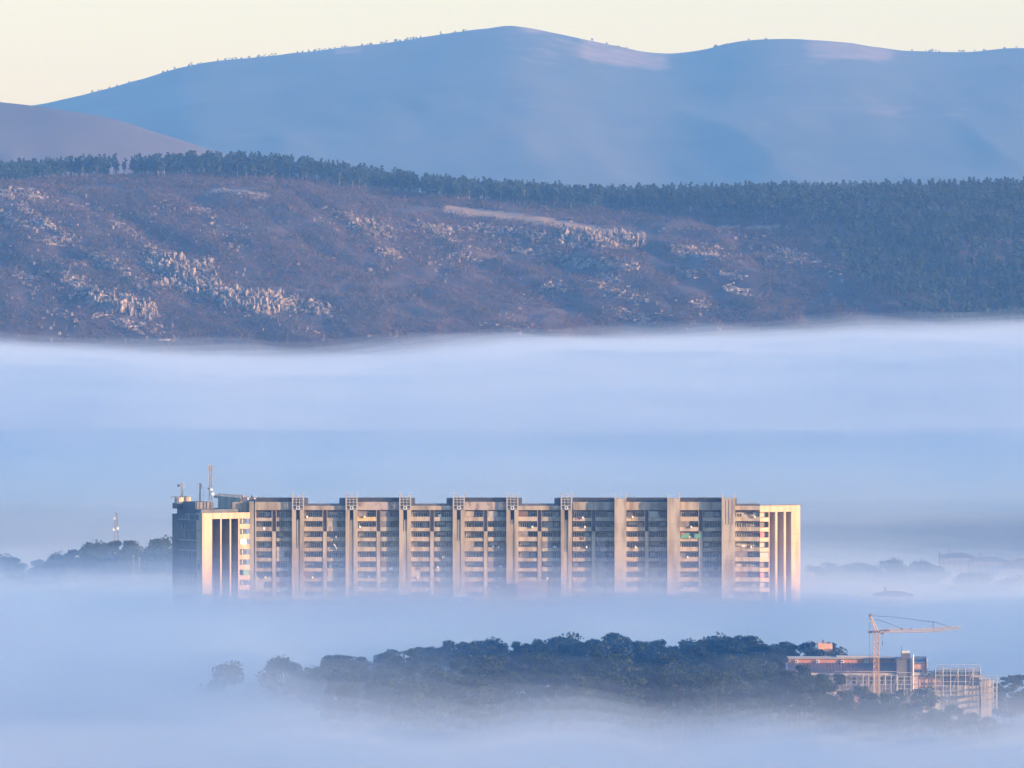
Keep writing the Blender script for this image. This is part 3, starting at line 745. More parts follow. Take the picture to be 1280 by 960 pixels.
# set-back roof storeys over the left wing
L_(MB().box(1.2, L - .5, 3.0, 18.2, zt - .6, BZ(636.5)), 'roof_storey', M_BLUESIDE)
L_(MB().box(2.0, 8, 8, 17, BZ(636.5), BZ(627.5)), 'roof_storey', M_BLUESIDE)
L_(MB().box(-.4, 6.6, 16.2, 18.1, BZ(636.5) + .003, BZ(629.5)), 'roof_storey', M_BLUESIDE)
for k in range(5):
    L_(MB().box(2.3 + k * 1.15, 2.9 + k * 1.15, 7.8, 7.98, BZ(636), BZ(628)), 'panel', M_GREY if k % 2 else M_BLUESIDE)
tk = MB(); tk.tube((1.2, 16.9, BZ(631)), (1.2, 16.9, BZ(622.6)), 1.35, n=12); L_(tk, 'water_tank', M_CONC2)
tk = MB(); tk.tube((3.9, 17.2, BZ(631)), (3.9, 17.2, BZ(622.4)), 1.2, n=12); L_(tk, 'water_tank', M_CONC2)
for k in range(6): L_(MB().box(-1.5 + k * .95, -1.1 + k * .95, 16.5, 17, BZ(622.4), BZ(621.4) + .1 * (k % 2)), 'roof_vent', M_DARK)
# link block between wing and slab
o = MB().box(BX(290), BX(313.4), F0 + 1.5, F0 + 14, BZ(645), BZ(628)).obj('roof_storey', M_CONC, APT)
MB().box(BX(287.5), BX(291.5), F0 + 1.3, F0 + 1.49, BZ(638.5), BZ(635.5)).obj('vent_opening', M_DARK, APT)
MB().prism([(BX(268), F0 + 30), (BX(300), F0 + 4), (BX(322), F0 + 4), (BX(322), F0 + 40), (BX(266), F0 + 60)], BZ(640), BZ(626.2), 'z').obj('roof_storey', M_CONC, APT)
MB().prism([(BX(262), F0 + 34), (BX(300), F0 + 8), (BX(300), F0 + 38), (BX(266), F0 + 58)], BZ(626.2) + .003, BZ(623.4), 'z').obj('roof_storey', M_CONC, APT)
for k in range(16):
    f = k / 15.0; xx = BX(272 + 46 * f); yy = F0 + 30 - 24 * f
    o = MB(); h_ = rng.uniform(.3, .9); o.box(xx - .3, xx + .3, yy, yy + .5, BZ(626.2), BZ(625.0) + h_ * .6); o.tube((xx + .4, yy, BZ(626.2)), (xx + .4, yy, BZ(624.5) + h_), .07, n=4)
    o.obj('roof_vent', M_WHITE if k % 3 == 0 else M_GREY, APT)
for p_ in (301, 313): MB().box(BX(p_), BX(p_ + 2), F0 + 5, F0 + 5.6, BZ(626.2), BZ(620.5)).tube((BX(p_ + 1), F0 + 5.3, BZ(620.5)), (BX(p_ + 1), F0 + 5.3, BZ(619)), .12, n=5).obj('chimney', M_DARK, APT)
# flat pier left of the first bay with its louvred slot
MB().box(BX(311.5), BX(317), F0 - .1, F0 + 1.88, -4, BZ(627)).obj('pier', M_CONC, APT)
MB().box(BX(318.8), BX(320), F0 - .1, F0 + 1.88, -4, BZ(627)).obj('pier', M_CONC2, APT)
MB().box(BX(317) + .003, BX(318.8) - .003, F0 + .3, F0 + 1.88, -4, BZ(627)).obj('slot', M_DARK, APT)
for k in range(44): MB().box(BX(317) + .004, BX(318.8) - .004, F0 + .02, F0 + .28, BZ(632 + k * 3.0), BZ(632 + k * 3.0) + .22).obj('louvre', M_CONC2, APT)

# right wing
rx, ry = BX(950), F0 - .02
v = lambda p: U(p, 950)
def R_(mb, name, mats): return mb.obj(name, mats, APT, (rx, ry, 0), (0, 0, R30))
LR = v(1001.3); zt = BZ(632.3)
R_(MB().box(2.2, LR - .003, 3.7, 17, -4, zt - .3), 'right_wing_wall', M_ROOM)
R_(MB().box(0, LR + .02, -.03, 3.69, BZ(640.3) + .003, zt), 'top_beam', M_SUNC)
R_(MB().box(-.1, LR + .1, -.12, 1.3, zt + .003, zt + .16), 'coping', M_GREY)
R_(MB().box(v(990), LR, -.02, 3.68, -4, BZ(640.3)), 'end_pier', M_SUNC)
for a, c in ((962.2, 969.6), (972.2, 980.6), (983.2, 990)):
    R_(MB().box(v(a), v(c) - .003, 3.2, 3.69, -4, BZ(640.3)).box(v(c) - .083, v(c) - .003, .05, 3.197, -4, BZ(640.3)), 'recess_panel', M_SHADE_MAUVE)  # mauve panels stand in for shade on recess back and fin side
    R_(MB().box(v(a - (2.4 if a > 963 else 1.0)), v(a) - .003, -.01, 3.685, -4, BZ(640.3)), 'fin', M_SUNC)
for k in range(7): R_(MB().box(v(990), LR + .015, -.035, -.022, BZ(668 + 12.6 * k), BZ(668 + 12.6 * k) + .06), 'joint_strip', M_GREY)
PINK = mat('pink_screen_mat', (.60, .20, .20)); 
for k, rt in enumerate([639.6 + 12.6 * k for k in range(8)]):
    z1, z2, z3 = BZ(rt + .7), BZ(rt + 7.4), BZ(rt + 12.6)
    R_(MB().box(0.003, v(961.1), 0, .15, z3 + .02, z2).box(.2, v(961.1), .15, 1.18, z3 + .02, z3 + .22), 'balcony', M_SUNC)
    R_(MB().box(.6, v(960.5), 1.08, 1.19, z2 + .1, z1 - .1), 'loggia_panel', M_GREY if k % 4 == 1 else M_SHUT)
    if k in (2, 6): R_(MB().box(.3, v(955.8), .2, .26, z2 + .02, z1 - .05), 'sun_screen', PINK)['label'] = 'coral pink sun screen on a balcony'
    if k == 4: R_(MB().box(.05, v(960.8), .02, .1, z2 + .02, z1 - .02), 'sun_screen', M_SHUT)
    for p_ in (921.5, 927.5, 938): win(2 if p_ < 930 else 3, BX(p_), F0 + 1.8, z3 + .5)
# low blocks at the foot of the facade
for (p0, p1, r0, yy, mm) in [(646.5, 684, 727.5, 2497.0, M_GREY)]:
    MB().box(BX(p0), BX(p1), yy, F0 - 2, 0, BZ(r0)).obj('entrance_block', mm, APT)
# one person-sized white pole leaning out of a balcony
MB().tube((BX(417), F0 - .3, BZ(680)), (BX(421), F0 - .6, BZ(686)), .14, n=5).obj('furled_parasol', M_WHITE, APT)

# ------------------------------------------------------------------ antenna masts on the roof
def lattice(m, x, y, z0, z1, w0, w1, step, rr, mi=0, tri=False):
    n = max(2, int((z1 - z0) / step)); cs = [(-1, -1), (1, -1), (1, 1), (-1, 1)]
    for i in range(n):
        f0, f1 = i / n, (i + 1) / n; a, c = w0 + (w1 - w0) * f0, w0 + (w1 - w0) * f1; za, zb = z0 + (z1 - z0) * f0, z0 + (z1 - z0) * f1
        for k in range(4):
            s0, s1 = cs[k], cs[(k + 1) % 4]
            m.tube((x + s0[0] * a, y + s0[1] * a, za), (x + s0[0] * c, y + s0[1] * c, zb), rr, n=4, m=mi)
            m.tube((x + s0[0] * a, y + s0[1] * a, za), (x + s1[0] * c, y + s1[1] * c, zb), rr * .6, n=3, m=mi)
            m.tube((x + s0[0] * c, y + s0[1] * c, zb), (x + s1[0] * c, y + s1[1] * c, zb), rr * .6, n=3, m=mi)
def antenna_mast(x, y, z0, z1, w_, panels, label, drum=None):
    e = empty('antenna_mast', (x, y, z0)); tag(e, label, 'antenna mast', 'antenna masts on the roof')
    m = MB(); lattice(m, 0, 0, 0, z1 - z0, w_, w_ * .8, .9, .10); m.obj('lattice', M_GALV, e)
    for (dz, dx, hh) in panels: MB().box(dx - .16, dx + .16, -w_ - .35, -w_ - .1, dz, dz + hh).tube((dx, -w_ - .1, dz + hh / 2), (0, 0, dz + hh / 2), .05, n=4).obj('antenna_panel', M_STRIP, e)
    for (dz, dx, rr) in (drum or []): MB().tube((dx, -w_ - .5, dz), (dx, -w_ - .15, dz), rr, n=10).obj('dish', M_WHITE if dx > 0 else M_DARK, e)
    return e
H1 = BZ(583.5) - BZ(630)
antenna_mast(BX(262), F0 + 8, BZ(627.5), BZ(583.5), .45, [(H1 - 2.0, -.55, 1.8), (H1 - 2.0, .55, 1.8), (H1 - 2.1, 0, 1.9), (H1 - 5.0, -.5, 1.7), (H1 - 5.2, .5, 1.7)], 'tall lattice antenna mast with white panels on the left wing roof', [(H1 - 7.5, .3, .4), (H1 - 8.8, .7, .55), (H1 - 7.2, -.6, .3)])
antenna_mast(BX(226), F0 + 9, BZ(630), BZ(604.5), .3, [(4.3, .45, 1.5), (4.3, 0, 1.6)], 'slim lattice antenna mast at the left roof corner with a dark drum', [(5.2, -1.0, .42)])
antenna_mast(BX(248.5), F0 + 9, BZ(629), BZ(605.5), .18, [(4.0, -.35, 1.6), (4.0, .35, 1.6)], 'thin antenna mast between the two lattice masts on the roof')
e = empty('antenna_mast', (BX(252.6), F0 + 9, BZ(628))); tag(e, 'hair-thin pole aerial just left of the tallest roof mast', 'antenna mast', 'antenna masts on the roof')
MB().tube((0, 0, 0), (0, 0, 4.6), .06, n=5).obj('pole', M_GALV, e)

# ------------------------------------------------------------------ wood on the low rise in front
GR = 'pines of the wood on the low rise'
TOPS = [(255, 836), (275, 829), (300, 834), (330, 832), (357, 823), (380, 830), (420, 819), (460, 822), (500, 813), (540, 809), (600, 802), (650, 804), (680, 797), (720, 801), (770, 794), (800, 803), (850, 803), (880, 797), (900, 801), (945, 803), (965, 808), (990, 806), (1020, 805), (1050, 812), (1075, 862), (1100, 866), (1150, 868), (1200, 874), (1225, 880), (1255, 866), (1290, 850), (1400, 850)]
LB = {'pine': 'dark pine in the fog-wrapped wood on the low rise', 'umbrella': 'spreading flat-topped pine in the fog-wrapped wood on the low rise',
      'oak': 'round evergreen tree in the fog-wrapped wood on the low rise', 'bare': 'leafless tree in the fog-wrapped wood on the low rise'}
def knoll_tree(px_, row_top, D_, kind, h=None, label=None, group=None, wide=1.0, v=None):
    X_ = px2x(px_, D_); gz = float(ground_z(np.array([X_]), np.array([D_]))[0]); ztop = py2z(row_top, D_)
    hh = max(6.0, ztop - gz)
    return plant(kind, X_, D_, ztop - hh, hh, label or LB[kind], group, wide, v)
def top_at(p_): return float(np.interp(p_, *np.array(TOPS, float).T))
rng.seed(4)
for ri, (D_, dz, n_, lo, hi) in enumerate([(2085, 0, 64, 430, 1062), (2055, 3, 56, 345, 1055), (2025, 11, 52, 345, 1060), (1995, 22, 46, 400, 1070), (1968, 34, 44, 420, 1110), (1945, 46, 30, 470, 1200)]):
    for k in range(n_):
        p_ = lo + (hi - lo) * (k + rng.uniform(.1, .9)) / n_
        if ri == 3 and p_ > 975: continue
        if ri <= 2 and p_ > 980 and ri > 0: continue
        base = top_at(p_) if p_ < 1055 else 845
        kd = rng.choices(['pine', 'umbrella', 'oak', 'bare'], [6, 2.2, .9, .9] if p_ > 560 else [6, .8, 1.8, 1.0])[0]
        t_ = base + dz + rng.uniform(-4.5, 8)
        knoll_tree(p_, t_, D_ + rng.uniform(-9, 9), kd, group={'pine': GR, 'umbrella': 'flat-topped pines of the wood', 'oak': 'evergreen trees of the wood', 'bare': 'leafless trees of the wood'}[kd], wide=rng.uniform(.85, 1.15))
# trees one can single out
knoll_tree(279, 830, 2040, 'oak', label='lone round tree at the far left tip of the wooded rise', v=0, wide=1.0)
knoll_tree(318, 829, 2050, 'bare', label='leafless bushy tree near the left tip of the wooded rise', v=1, wide=1.5)
knoll_tree(358, 823, 2040, 'oak', label='dark rounded tree standing up beside the leafless left one', v=2)
knoll_tree(430, 818, 2035, 'umbrella', label='pale fogged flat-topped pine in the left third of the wood', v=1)
knoll_tree(818, 789, 2075, 'bare', label='tall pale leafless tree rising above the middle of the wood', v=0, wide=1.25)
knoll_tree(806, 791, 2078, 'bare', label='leafless tree touching the left side of the tallest bare one', v=2, wide=1.1)
knoll_tree(853, 798, 2070, 'bare', label='small leafless tree just left of the big umbrella pine group', v=1)
knoll_tree(925, 793, 2045, 'umbrella', label='tallest umbrella pine with a wide dark crown near the orange block', v=2, wide=1.25)
knoll_tree(881, 798, 2045, 'umbrella', label='dark layered pine left of the tallest umbrella pine', v=0, wide=1.1)
knoll_tree(950, 805, 2040, 'umbrella', label='lower umbrella pine leaning right of the tallest one', v=1, wide=1.1)
knoll_tree(991, 803, 2055, 'umbrella', label='flat-topped pine above the left end of the building roof', v=0, wide=1.0)
knoll_tree(1018, 802, 2055, 'pine', label='spiky dark pine left of the small orange block', v=1, wide=1.2)
knoll_tree(1040, 810, 2052, 'umbrella', label='dark pine directly in front of the small orange block', v=2)
knoll_tree(1003, 830, 1978, 'pine', label='dark pine covering the left end of the building under repair', v=3, wide=1.15)
knoll_tree(985, 838, 1975, 'oak', label='round tree at the left gable of the building under repair', v=1)
knoll_tree(1265, 843, 2012, 'umbrella', label='flat-topped pine at the right edge beside the scaffold tower', v=1, wide=.9)
for k, (p_, t_) in enumerate([(1020, 868), (1040, 870), (1062, 862), (1078, 857), (1094, 866), (1112, 866), (1130, 862), (1150, 861), (1166, 874), (1185, 882), (1205, 886), (1222, 891), (1045, 880), (1085, 880), (1125, 878), (1165, 888), (1205, 894), (1240, 897)]):
    knoll_tree(p_, t_, 1975 - (k % 3) * 6, ['pine', 'oak', 'pine', 'oak'][k % 4], group='treetops before the building under repair', label='dark treetop hiding the foot of the building under repair', wide=1.05)
for k, (p_, t_) in enumerate([(1248, 862), (1262, 856), (1275, 860), (1290, 852), (1310, 850), (1258, 872), (1282, 870), (1330, 856)]):
    knoll_tree(p_ + 8, t_, 2028 + (k % 3) * 8, ['oak', 'pine'][k % 2], group='trees at the right edge', label='hazy evergreen in the clump right of the scaffold tower', wide=1.2)

# ------------------------------------------------------------------ hazy trees and mast left of the slab
GL = 'hazy trees left of the apartment building'
rng.seed(8)
LT = [(5, 697), (-12, 699), (18, 699), (35, 705), (50, 708), (66, 700), (80, 697), (88, 692), (58, 703), (44, 702), (95, 688), (106, 678), (116, 684), (128, 682), (137, 677), (150, 677), (162, 676), (172, 675), (184, 674), (193, 675), (201, 681), (210, 684), (218, 686), (230, 690), (63, 712), (84, 700), (-40, 700), (-70, 704), (122, 690), (145, 686), (176, 686), (200, 692), (28, 708), (105, 692), (160, 692), (80, 714)]
for k, (p_, t_) in enumerate(LT):
    t_ += rng.uniform(-3.0, 4.5) if p_ not in (106, 210) else 0; D_ = 2880 + rng.uniform(-40, 60) + (60 if k > 23 else 0) * -1; kd = rng.choice(['oak', 'pine', 'pine']); z_ = py2z(t_, D_); hh = max(12, min(z_ + 4.0, 21))
    if p_ in (35, 50, 184): kd = 'bare'
    lb = {106: 'tallest hazy round tree in the clump left of the apartment building', 210: 'wide layered pine right beside the shaded flank of the apartment building'}.get(p_)
    kd = {106: 'oak', 210: 'umbrella'}.get(p_, kd)
    plant(kd, px2x(p_, D_), D_, z_ - hh, hh, lb or {'oak': 'hazy round tree in the bank of trees left of the long building', 'pine': 'hazy pine in the bank of trees left of the long building', 'bare': 'hazy leafless tree in the bank left of the long building', 'umbrella': ''}[kd], None if lb else GL + (' ' + {'oak': 'round', 'pine': 'pines', 'bare': 'leafless'}[kd]), 1.1)
e = empty('antenna_mast', at(145, 690, 2960)); tag(e, 'hazy lattice mast rising behind the trees at far left', 'antenna mast')
m = MB(); zt_ = py2z(641, 2960) - py2z(690, 2960); lattice(m, 0, 0, 0, zt_, .9, .35, 1.3, .11); m.obj('lattice', M_GALV, e)
for dz, dx, rr in ((zt_ * .60, .6, .5), (zt_ * .57, -.8, .45), (zt_ * .86, -.5, .35)): MB().tube((dx, -.9, dz), (dx, -.5, dz), rr, n=10).obj('dish', M_WHITE, e)

# street lamps standing in the fog
LAMPPOST = MB().tube((0, 0, 0), (0, 0, 9), .11, .07, 6).mesh('lamp_post', M_STRIP)
LAMPHEAD = MB().box(-.22, .22, -.9, .12, 9.0, 9.16).tube((0, 0, 8.9), (0, -.5, 9.05), .06, n=4).mesh('lamp_head', M_WHITE)
def lamp(px_, row, D_, label, group, ht=9.0):
    p_ = at(px_, row, D_)
    e = empty('street_lamp', (p_.x, p_.y, p_.z - ht)); e.scale = (1, 1, ht / 9.16); tag(e, label, 'street lamp', group)
    link('post', LAMPPOST, e); link('lamp_head', LAMPHEAD, e)
for p_, t_ in ((485, 737), (497, 737), (555, 738), (567, 739), (627, 739.5), (638, 739.5), (767, 740), (779, 740), (908, 741), (918, 741), (977, 742), (1046, 742), (1058, 742)):
    lamp(p_, t_, 2470, 'street lamp whose tip pokes out of the fog before the building', 'street lamps along the foot of the building', 13.0)
for p_, t_, lb in ((166.5, 695, 'taller of the two pale street lamps before the hazy trees'), (174, 697, 'lower of the two pale street lamps before the hazy trees')): lamp(p_, t_, 2700, lb, None)
for k, (p_, t_) in enumerate(((84.5, 709), (90.5, 712.5), (97, 716), (103, 719.5))):
    lamp(p_, t_, 2700, ['highest', 'second', 'third', 'lowest'][k] + ' white lamp in the slanting row left of the building', 'slanting row of white lamps', 7)

# ------------------------------------------------------------------ hazy houses on the right
M_PLASTER = mat('plaster_mat', (.14, .125, .12), (.20, .18, .17), .4)
M_TILE = mat('roof_tile_mat', (.075, .07, .072), (.11, .10, .10), .8)
M_PALE = mat('pale_plaster_mat', (.42, .36, .32), (.5, .44, .4), .5)
def house(p0, p1, rtop, reave, D_, dep, label, hip=.3, nw=4, wallm=None, chim=True):
    x0, x1 = px2x(p0, D_), px2x(p1, D_); w_ = x1 - x0; e = empty('house', ((x0 + x1) / 2, D_, 0)); tag(e, label, 'house')
    ze, zt2 = py2z(reave, D_), py2z(rtop, D_); h = w_ / 2
    MB().box(-h, h, 0, dep, -2, ze).obj('wall', wallm or M_PLASTER, e)
    rf = MB(); o_ = .5; b = [(-h - o_, -o_, ze), (h + o_, -o_, ze), (h + o_, dep + o_, ze), (-h - o_, dep + o_, ze), (-h + w_ * hip, dep / 2, zt2), (h - w_ * hip, dep / 2, zt2)]
    rf.v = [(x, y, z + .003) for x, y, z in b]; rf.f = [(0, 1, 5, 4), (1, 2, 5), (2, 3, 4, 5), (3, 0, 4), (0, 3, 2, 1)]; rf.m = [0] * 5
    ro = rf.obj('roof', M_TILE, e)
    if chim: MB().box(-h * .5, -h * .5 + .8, dep * .4, dep * .4 + .8, ze, zt2 + 1.2).obj('chimney', M_PLASTER, ro)
    for k in range(nw):
        for fl in range(int(ze // 3.2)):
            xx = -h + w_ * (k + .5) / nw; zz = ze - 2.6 - 3.2 * fl
            MB().box(xx - .6, xx + .6, -.06, -.003, zz, zz + 1.5, 1).box(xx - .72, xx + .72, -.1, -.003, zz - .12, zz, 0).obj('window', [M_PALE, M_GLASS], e)
house(1176, 1219, 692, 697, 3080, 14, 'hazy house with a wide roof right of the apartment building', nw=6)
house(1213, 1262, 697, 702, 3060, 12, 'hazy long house between the wide-roofed house and the hip roof', nw=6)
house(1249, 1310, 699, 711, 3040, 18, 'hazy hip-roofed house at the right edge of the view', hip=.42, nw=6)
house(1094, 1142, 740, 745, 2560, 16, 'pinkish house almost drowned in fog before the right trees', nw=4, wallm=M_PALE)
e = empty('utility_pole', at(1175, 712, 3000)); tag(e, 'dark utility pole left of the hazy houses', 'pole'); MB().tube((0, 0, -6), (0, 0, 6.4), .25, .2, 6).box(-.9, .9, -.1, .1, 5.2, 5.45).obj('pole', M_DARK, e)
for k, (p_, t_, D_) in enumerate([(1110, 700, 2950), (1125, 706, 2940), (1140, 702, 2960), (1158, 704, 2950), (1020, 708, 2980), (1040, 704, 3010), (1062, 706, 2990), (1085, 704, 2970), (1200, 716, 2790), (1230, 718, 2790), (1265, 722, 2780)]):
    z_ = py2z(t_, D_); hh = max(9, min(z_ + 3, 15)); plant('oak', px2x(p_, D_), D_, z_ - hh, hh, 'faint tree drowned in fog to the right of the long building', 'faint trees right of the long building', 1.3)

# ------------------------------------------------------------------ building under repair, its scaffolding, the crane
CD = 2000.0; KC = CD / FP
def CX(p): return px2x(p, CD)
def CZZ(p): return py2z(p, CD)
M_BRICKRED = mat('red_render_mat', (.40, .19, .13), (.50, .25, .17), .6)
M_TILE2 = mat('dark_tile_mat', (.17, .11, .11), (.23, .15, .145), 1.2)
M_PINKW = mat('pink_render_mat', (.50, .30, .24), (.60, .38, .30), .5)
M_LEAD = mat('blue_sheet_roof_mat', (.11, .14, .17), (.16, .2, .23), .6)
M_ORANGE = mat('orange_render_mat', (.62, .34, .19), (.70, .42, .25), .5)
REP = empty('building_under_repair', (CX(1100), CD, 0)); tag(REP, 'low red and pink building under repair among the pines below the crane', 'building')
ox = CX(1100)
def B_(p0, p1, y0, y1, r1, r0, name, m_, par=REP, dz=0): return MB().box(CX(p0) - ox, CX(p1) - ox, y0, y1, CZZ(r0) + dz, CZZ(r1) + dz).obj(name, m_, par)
B_(1018, 1148, 2.0, 12, 844.5, 900, 'wall', M_PINKW)
B_(987.5, 1120.5, 7, 15, 825.2, 840, 'upper_wall', M_BRICKRED)
B_(986.5, 1121, 6.4, 15.5, 824.2, 825.1, 'roof_coping', M_SHUT)
r_ = MB(); r_.prism([(1.2, CZZ(841.5)), (6.95, CZZ(830.6)), (6.95, CZZ(832)), (1.2, CZZ(843))], CX(985.5) - ox, CX(1121) - ox, 'x'); r_.obj('lean_to_roof', M_TILE2, REP)
for k in range(34):      # standing ribs of the tile roof
    xx = CX(988 + 4.0 * k) - ox; g = MB(); g.prism([(1.15, CZZ(841.5) + .02), (6.9, CZZ(830.6) + .02), (6.9, CZZ(830.6) + .12), (1.15, CZZ(841.5) + .12)], xx, xx + .1, 'x'); g.obj('roof_rib', M_TILE2, REP)
gl = MB(); gl.prism([(1.0, CZZ(880)), (12, CZZ(880)), (12, CZZ(832)), (6.95, CZZ(830)), (1.0, CZZ(842.5))], CX(984.6) - ox, CX(985.4) - ox, 'x'); gl.obj('gable_wall', M_PALE, REP)
B_(985.5, 1017.8, 2.2, 11, 843.2, 900, 'wall', M_PINKW)
B_(1014, 1150, .9, 2.2, 842.0, 844.3, 'eave_slab', M_PALE)
B_(1048, 1100, 9, 15, 823, 824.1, 'parapet', M_PALE)
for p_ in (1023.5, 1054.5, 1084.5, 997):
    dm = B_(p_ - 1.9, p_ + 1.9, 6.55, 6.98, 826.8, 830.6, 'dormer_window', M_WHITE); MB().box(CX(p_ - 1.1) - ox, CX(p_ + 1.1) - ox, 6.5, 6.54, CZZ(829.9), CZZ(827.6)).obj('pane', M_GLASS, dm)
for k in range(7): B_(1020.5 + 2.1 * k, 1021.5 + 2.1 * k, 1.6, 1.98, 846.5, 853.5, 'window_bar', M_WHITE)
B_(1019.5, 1035, 1.85, 1.99, 846.3, 853.8, 'window_glass', M_GLASS)
for k in range(9):
    w1 = B_(1042 + 11.5 * k, 1047.5 + 11.5 * k, 1.9, 1.99, 847.5, 856.5, 'window', M_GLASS)
    B_(1041.4 + 11.5 * k, 1042 + 11.5 * k, 1.85, 2.0 - .004, 847, 857, 'window_frame', M_WHITE, w1, 0)
B_(1121.2, 1141, .4, 9, 824.5, 900, 'stair_tower', M_BLUESIDE); B_(1120.9, 1135, .2, 9.2, 823.6, 824.4, 'roof_coping', M_BLUESIDE)
ch = B_(1128, 1138.8, 3, 6, 817.5, 823.5, 'chimney_stack', M_BLUESIDE)
for k in range(5): MB().box(CX(1128.7 + 2.0 * k) - ox, CX(1130 + 2.0 * k) - ox, 2.9, 4.2, CZZ(817.4), CZZ(814.5)).obj('chimney_pot', M_WHITE, ch)
MB().tube((CX(1128.3) - ox, 3.5, CZZ(817)), (CX(1128.3) - ox, 3.5, CZZ(807.5)), .05, n=4).obj('aerial', M_DARK, REP)
MB().tube((CX(1141.8) - ox, 0, CZZ(862)), (CX(1141.8) - ox, 0, CZZ(818.5)), .16, n=6).obj('white_post', M_WHITE, REP)
B_(1143, 1160, 3, 10, 829.2, 846, 'pink_gable_wall', M_PINKW)
for k in range(5): B_(1143, 1160, 2.93, 2.99, 831.5 + 2.2 * k, 831.8 + 2.2 * k, 'board_line', M_TILE2)
g = MB(); g.prism([(2.4, CZZ(829.1)), (8, CZZ(822.6)), (8.3, CZZ(823.3)), (2.4, CZZ(829.7))], CX(1142.6) - ox, CX(1160.6) - ox, 'x'); g.obj('sheet_roof', M_LEAD, REP)
B_(1159.2, 1160.6, 2.5, 9.9, 824, 845, 'corner_pillar', M_PALE)
B_(1148.4, 1226, 3.2, 13, 845, 900, 'annex_wall', M_PALE); B_(1150, 1170, 2.95, 3.19, 847, 860, 'annex_front', M_PINKW); B_(1170.3, 1178, 2.9, 3.19, 852, 864, 'annex_front', M_BRICKRED)
B_(1146, 1172, 1.8, 13, 842.4, 844.9, 'annex_roof', M_LEAD); B_(1172.2, 1227, 1.8, 13, 841.0, 844.9, 'annex_roof', M_LEAD)
for k in range(4): B_(1153 + 4.4 * k, 1155.6 + 4.4 * k, 2.85, 2.94, 854.5, 857, 'small_window', M_GLASS)
B_(1179, 1225, 3.1, 3.19, 848, 858, 'glazed_front', M_GLASS)
for k in range(3): B_(1143.5 + 3.6 * k, 1146 + 3.6 * k, 2.8, 2.92, 836.5 + 1.3, 839.8 + 1.3, 'small_window', M_GLASS)
B_(1227.5, 1241, 3, 12, 850, 900, 'end_wall', M_PALE)

M_SCAF = mat('scaffold_tube_mat', (.34, .33, .32), (.5, .48, .45), 1.0, rough=.5)
M_SCAFD = mat('scaffold_deck_mat', (.22, .20, .19), (.34, .31, .28), 1.0)
M_MESH = mat('scaffold_netting_mat', (.16, .19, .24), (.23, .26, .30), .5)
def scaffold(p0, p1, r0, r1, y, nb, rows, label, rail=None, dep=1.1):
    e = empty('scaffold', (CX(p0), CD + y, CZZ(r1))); tag(e, label, 'scaffold'); w_ = CX(p1) - CX(p0); h_ = CZZ(r0) - CZZ(r1)
    for k in range(nb + 1):
        x = w_ * k / nb
        for yy in (0, dep): MB().tube((x, yy, 0), (x, yy, h_), .10 if yy == 0 else .07, n=5).obj('upright', M_SCAF, e)
    for q_ in rows:
        z = h_ * q_
        for yy in (0, dep): MB().tube((0, yy, z + 1.0), (w_, yy, z + 1.0), .05, n=4).tube((0, yy, z), (w_, yy, z), .07, n=4).obj('ledger', M_SCAF, e)
        MB().box(0, w_, .1, dep - .1, z + .08, z + .14).obj('deck', M_SCAFD, e)
    for k in range(0, nb, 2):
        x = w_ * k / nb; x2 = w_ * (k + 1) / nb; MB().tube((x, -.06, 0), (x2, -.06, h_ * .9), .045, n=4).obj('brace', M_SCAF, e)
    return e
scaffold(1044, 1121, 843, 872, -.4, 11, (.18, .55, .93), 'pale tube scaffold along the main front of the building under repair')
scaffold(1026, 1043, 852, 880, -1.8, 4, (.2, .6, .95), 'small scaffold half hidden by trees left of the main scaffold')
scaffold(1122, 1147, 845, 872, -.9, 3, (.2, .6, .95), 'narrow scaffold in front of the grey stair tower')
scaffold(1170, 1226, 834.5, 871, .6, 6, (.04, .36, .72, .94), 'long scaffold with roof railing around the flat annex')
scaffold(1227.5, 1246.5, 848.5, 886, -.4, 4, (.1, .3, .5, .7, .95), 'tall scaffold tower at the right end of the annex', dep=2.5)
for zz in (836, 839.5): MB().tube((CX(1160), CD + 2.2, CZZ(zz)), (CX(1226), CD + 2.2, CZZ(zz)), .05, n=4).obj('guard_rail', M_SCAF, REP).matrix_parent_inverse = Matrix.Translation((-CX(1100), -CD, 0))
e = empty('rooftop_block', (CX(1046), 2072, CZZ(812) - 8)); tag(e, 'small sunlit orange block with a chimney peeping over the pines', 'building')
kk = 2072 / FP; hw = 9.0 * kk; zt_ = py2z(804.2, 2072) - e.location.z
MB().prism([(-hw, -2), (hw, -2), (hw, zt_ - .3), (-hw, zt_)], 0, 6, 'y').obj('wall', M_ORANGE, e); MB().box(-hw * .45, -hw * .15, 1, 2.0, zt_ - .2, zt_ + .75).obj('chimney', M_TILE2, e); MB().box(hw * .3, hw * .5, 0.5, 1.0, zt_ - .25, zt_ + .2).obj('vent', M_TILE2, e)

# tower crane (fast-erecting kind with a raised apex strut)
M_CRANE = mat('crane_paint_mat', (.46, .28, .13), (.56, .36, .19), 1.5, rough=.5)
M_CRANEW = mat('crane_jib_paint_mat', (.42, .36, .31), (.56, .49, .43), 1.0, rough=.5)
M_CABLE = mat('steel_cable_mat', (.10, .10, .11), (.14, .14, .15), 1.0)
CR_ = empty('tower_crane', (CX(1095), CD - 3, CZZ(875))); tag(CR_, 'small red and white tower crane standing over the building under repair', 'crane')
def C3(p_, r_, y=0.0): return (CX(p_) - CX(1095), y, CZZ(r_) - CZZ(875))
m = MB(); lattice(m, 0, 0, 0, C3(1095, 790)[2], .62, .58, 1.25, .12); m.obj('mast', M_CRANE, CR_)
MB().box(-.9, .9, -.8, .8, C3(1095, 790.2)[2], C3(1095, 788)[2]).obj('slewing_ring', M_TILE2, CR_)
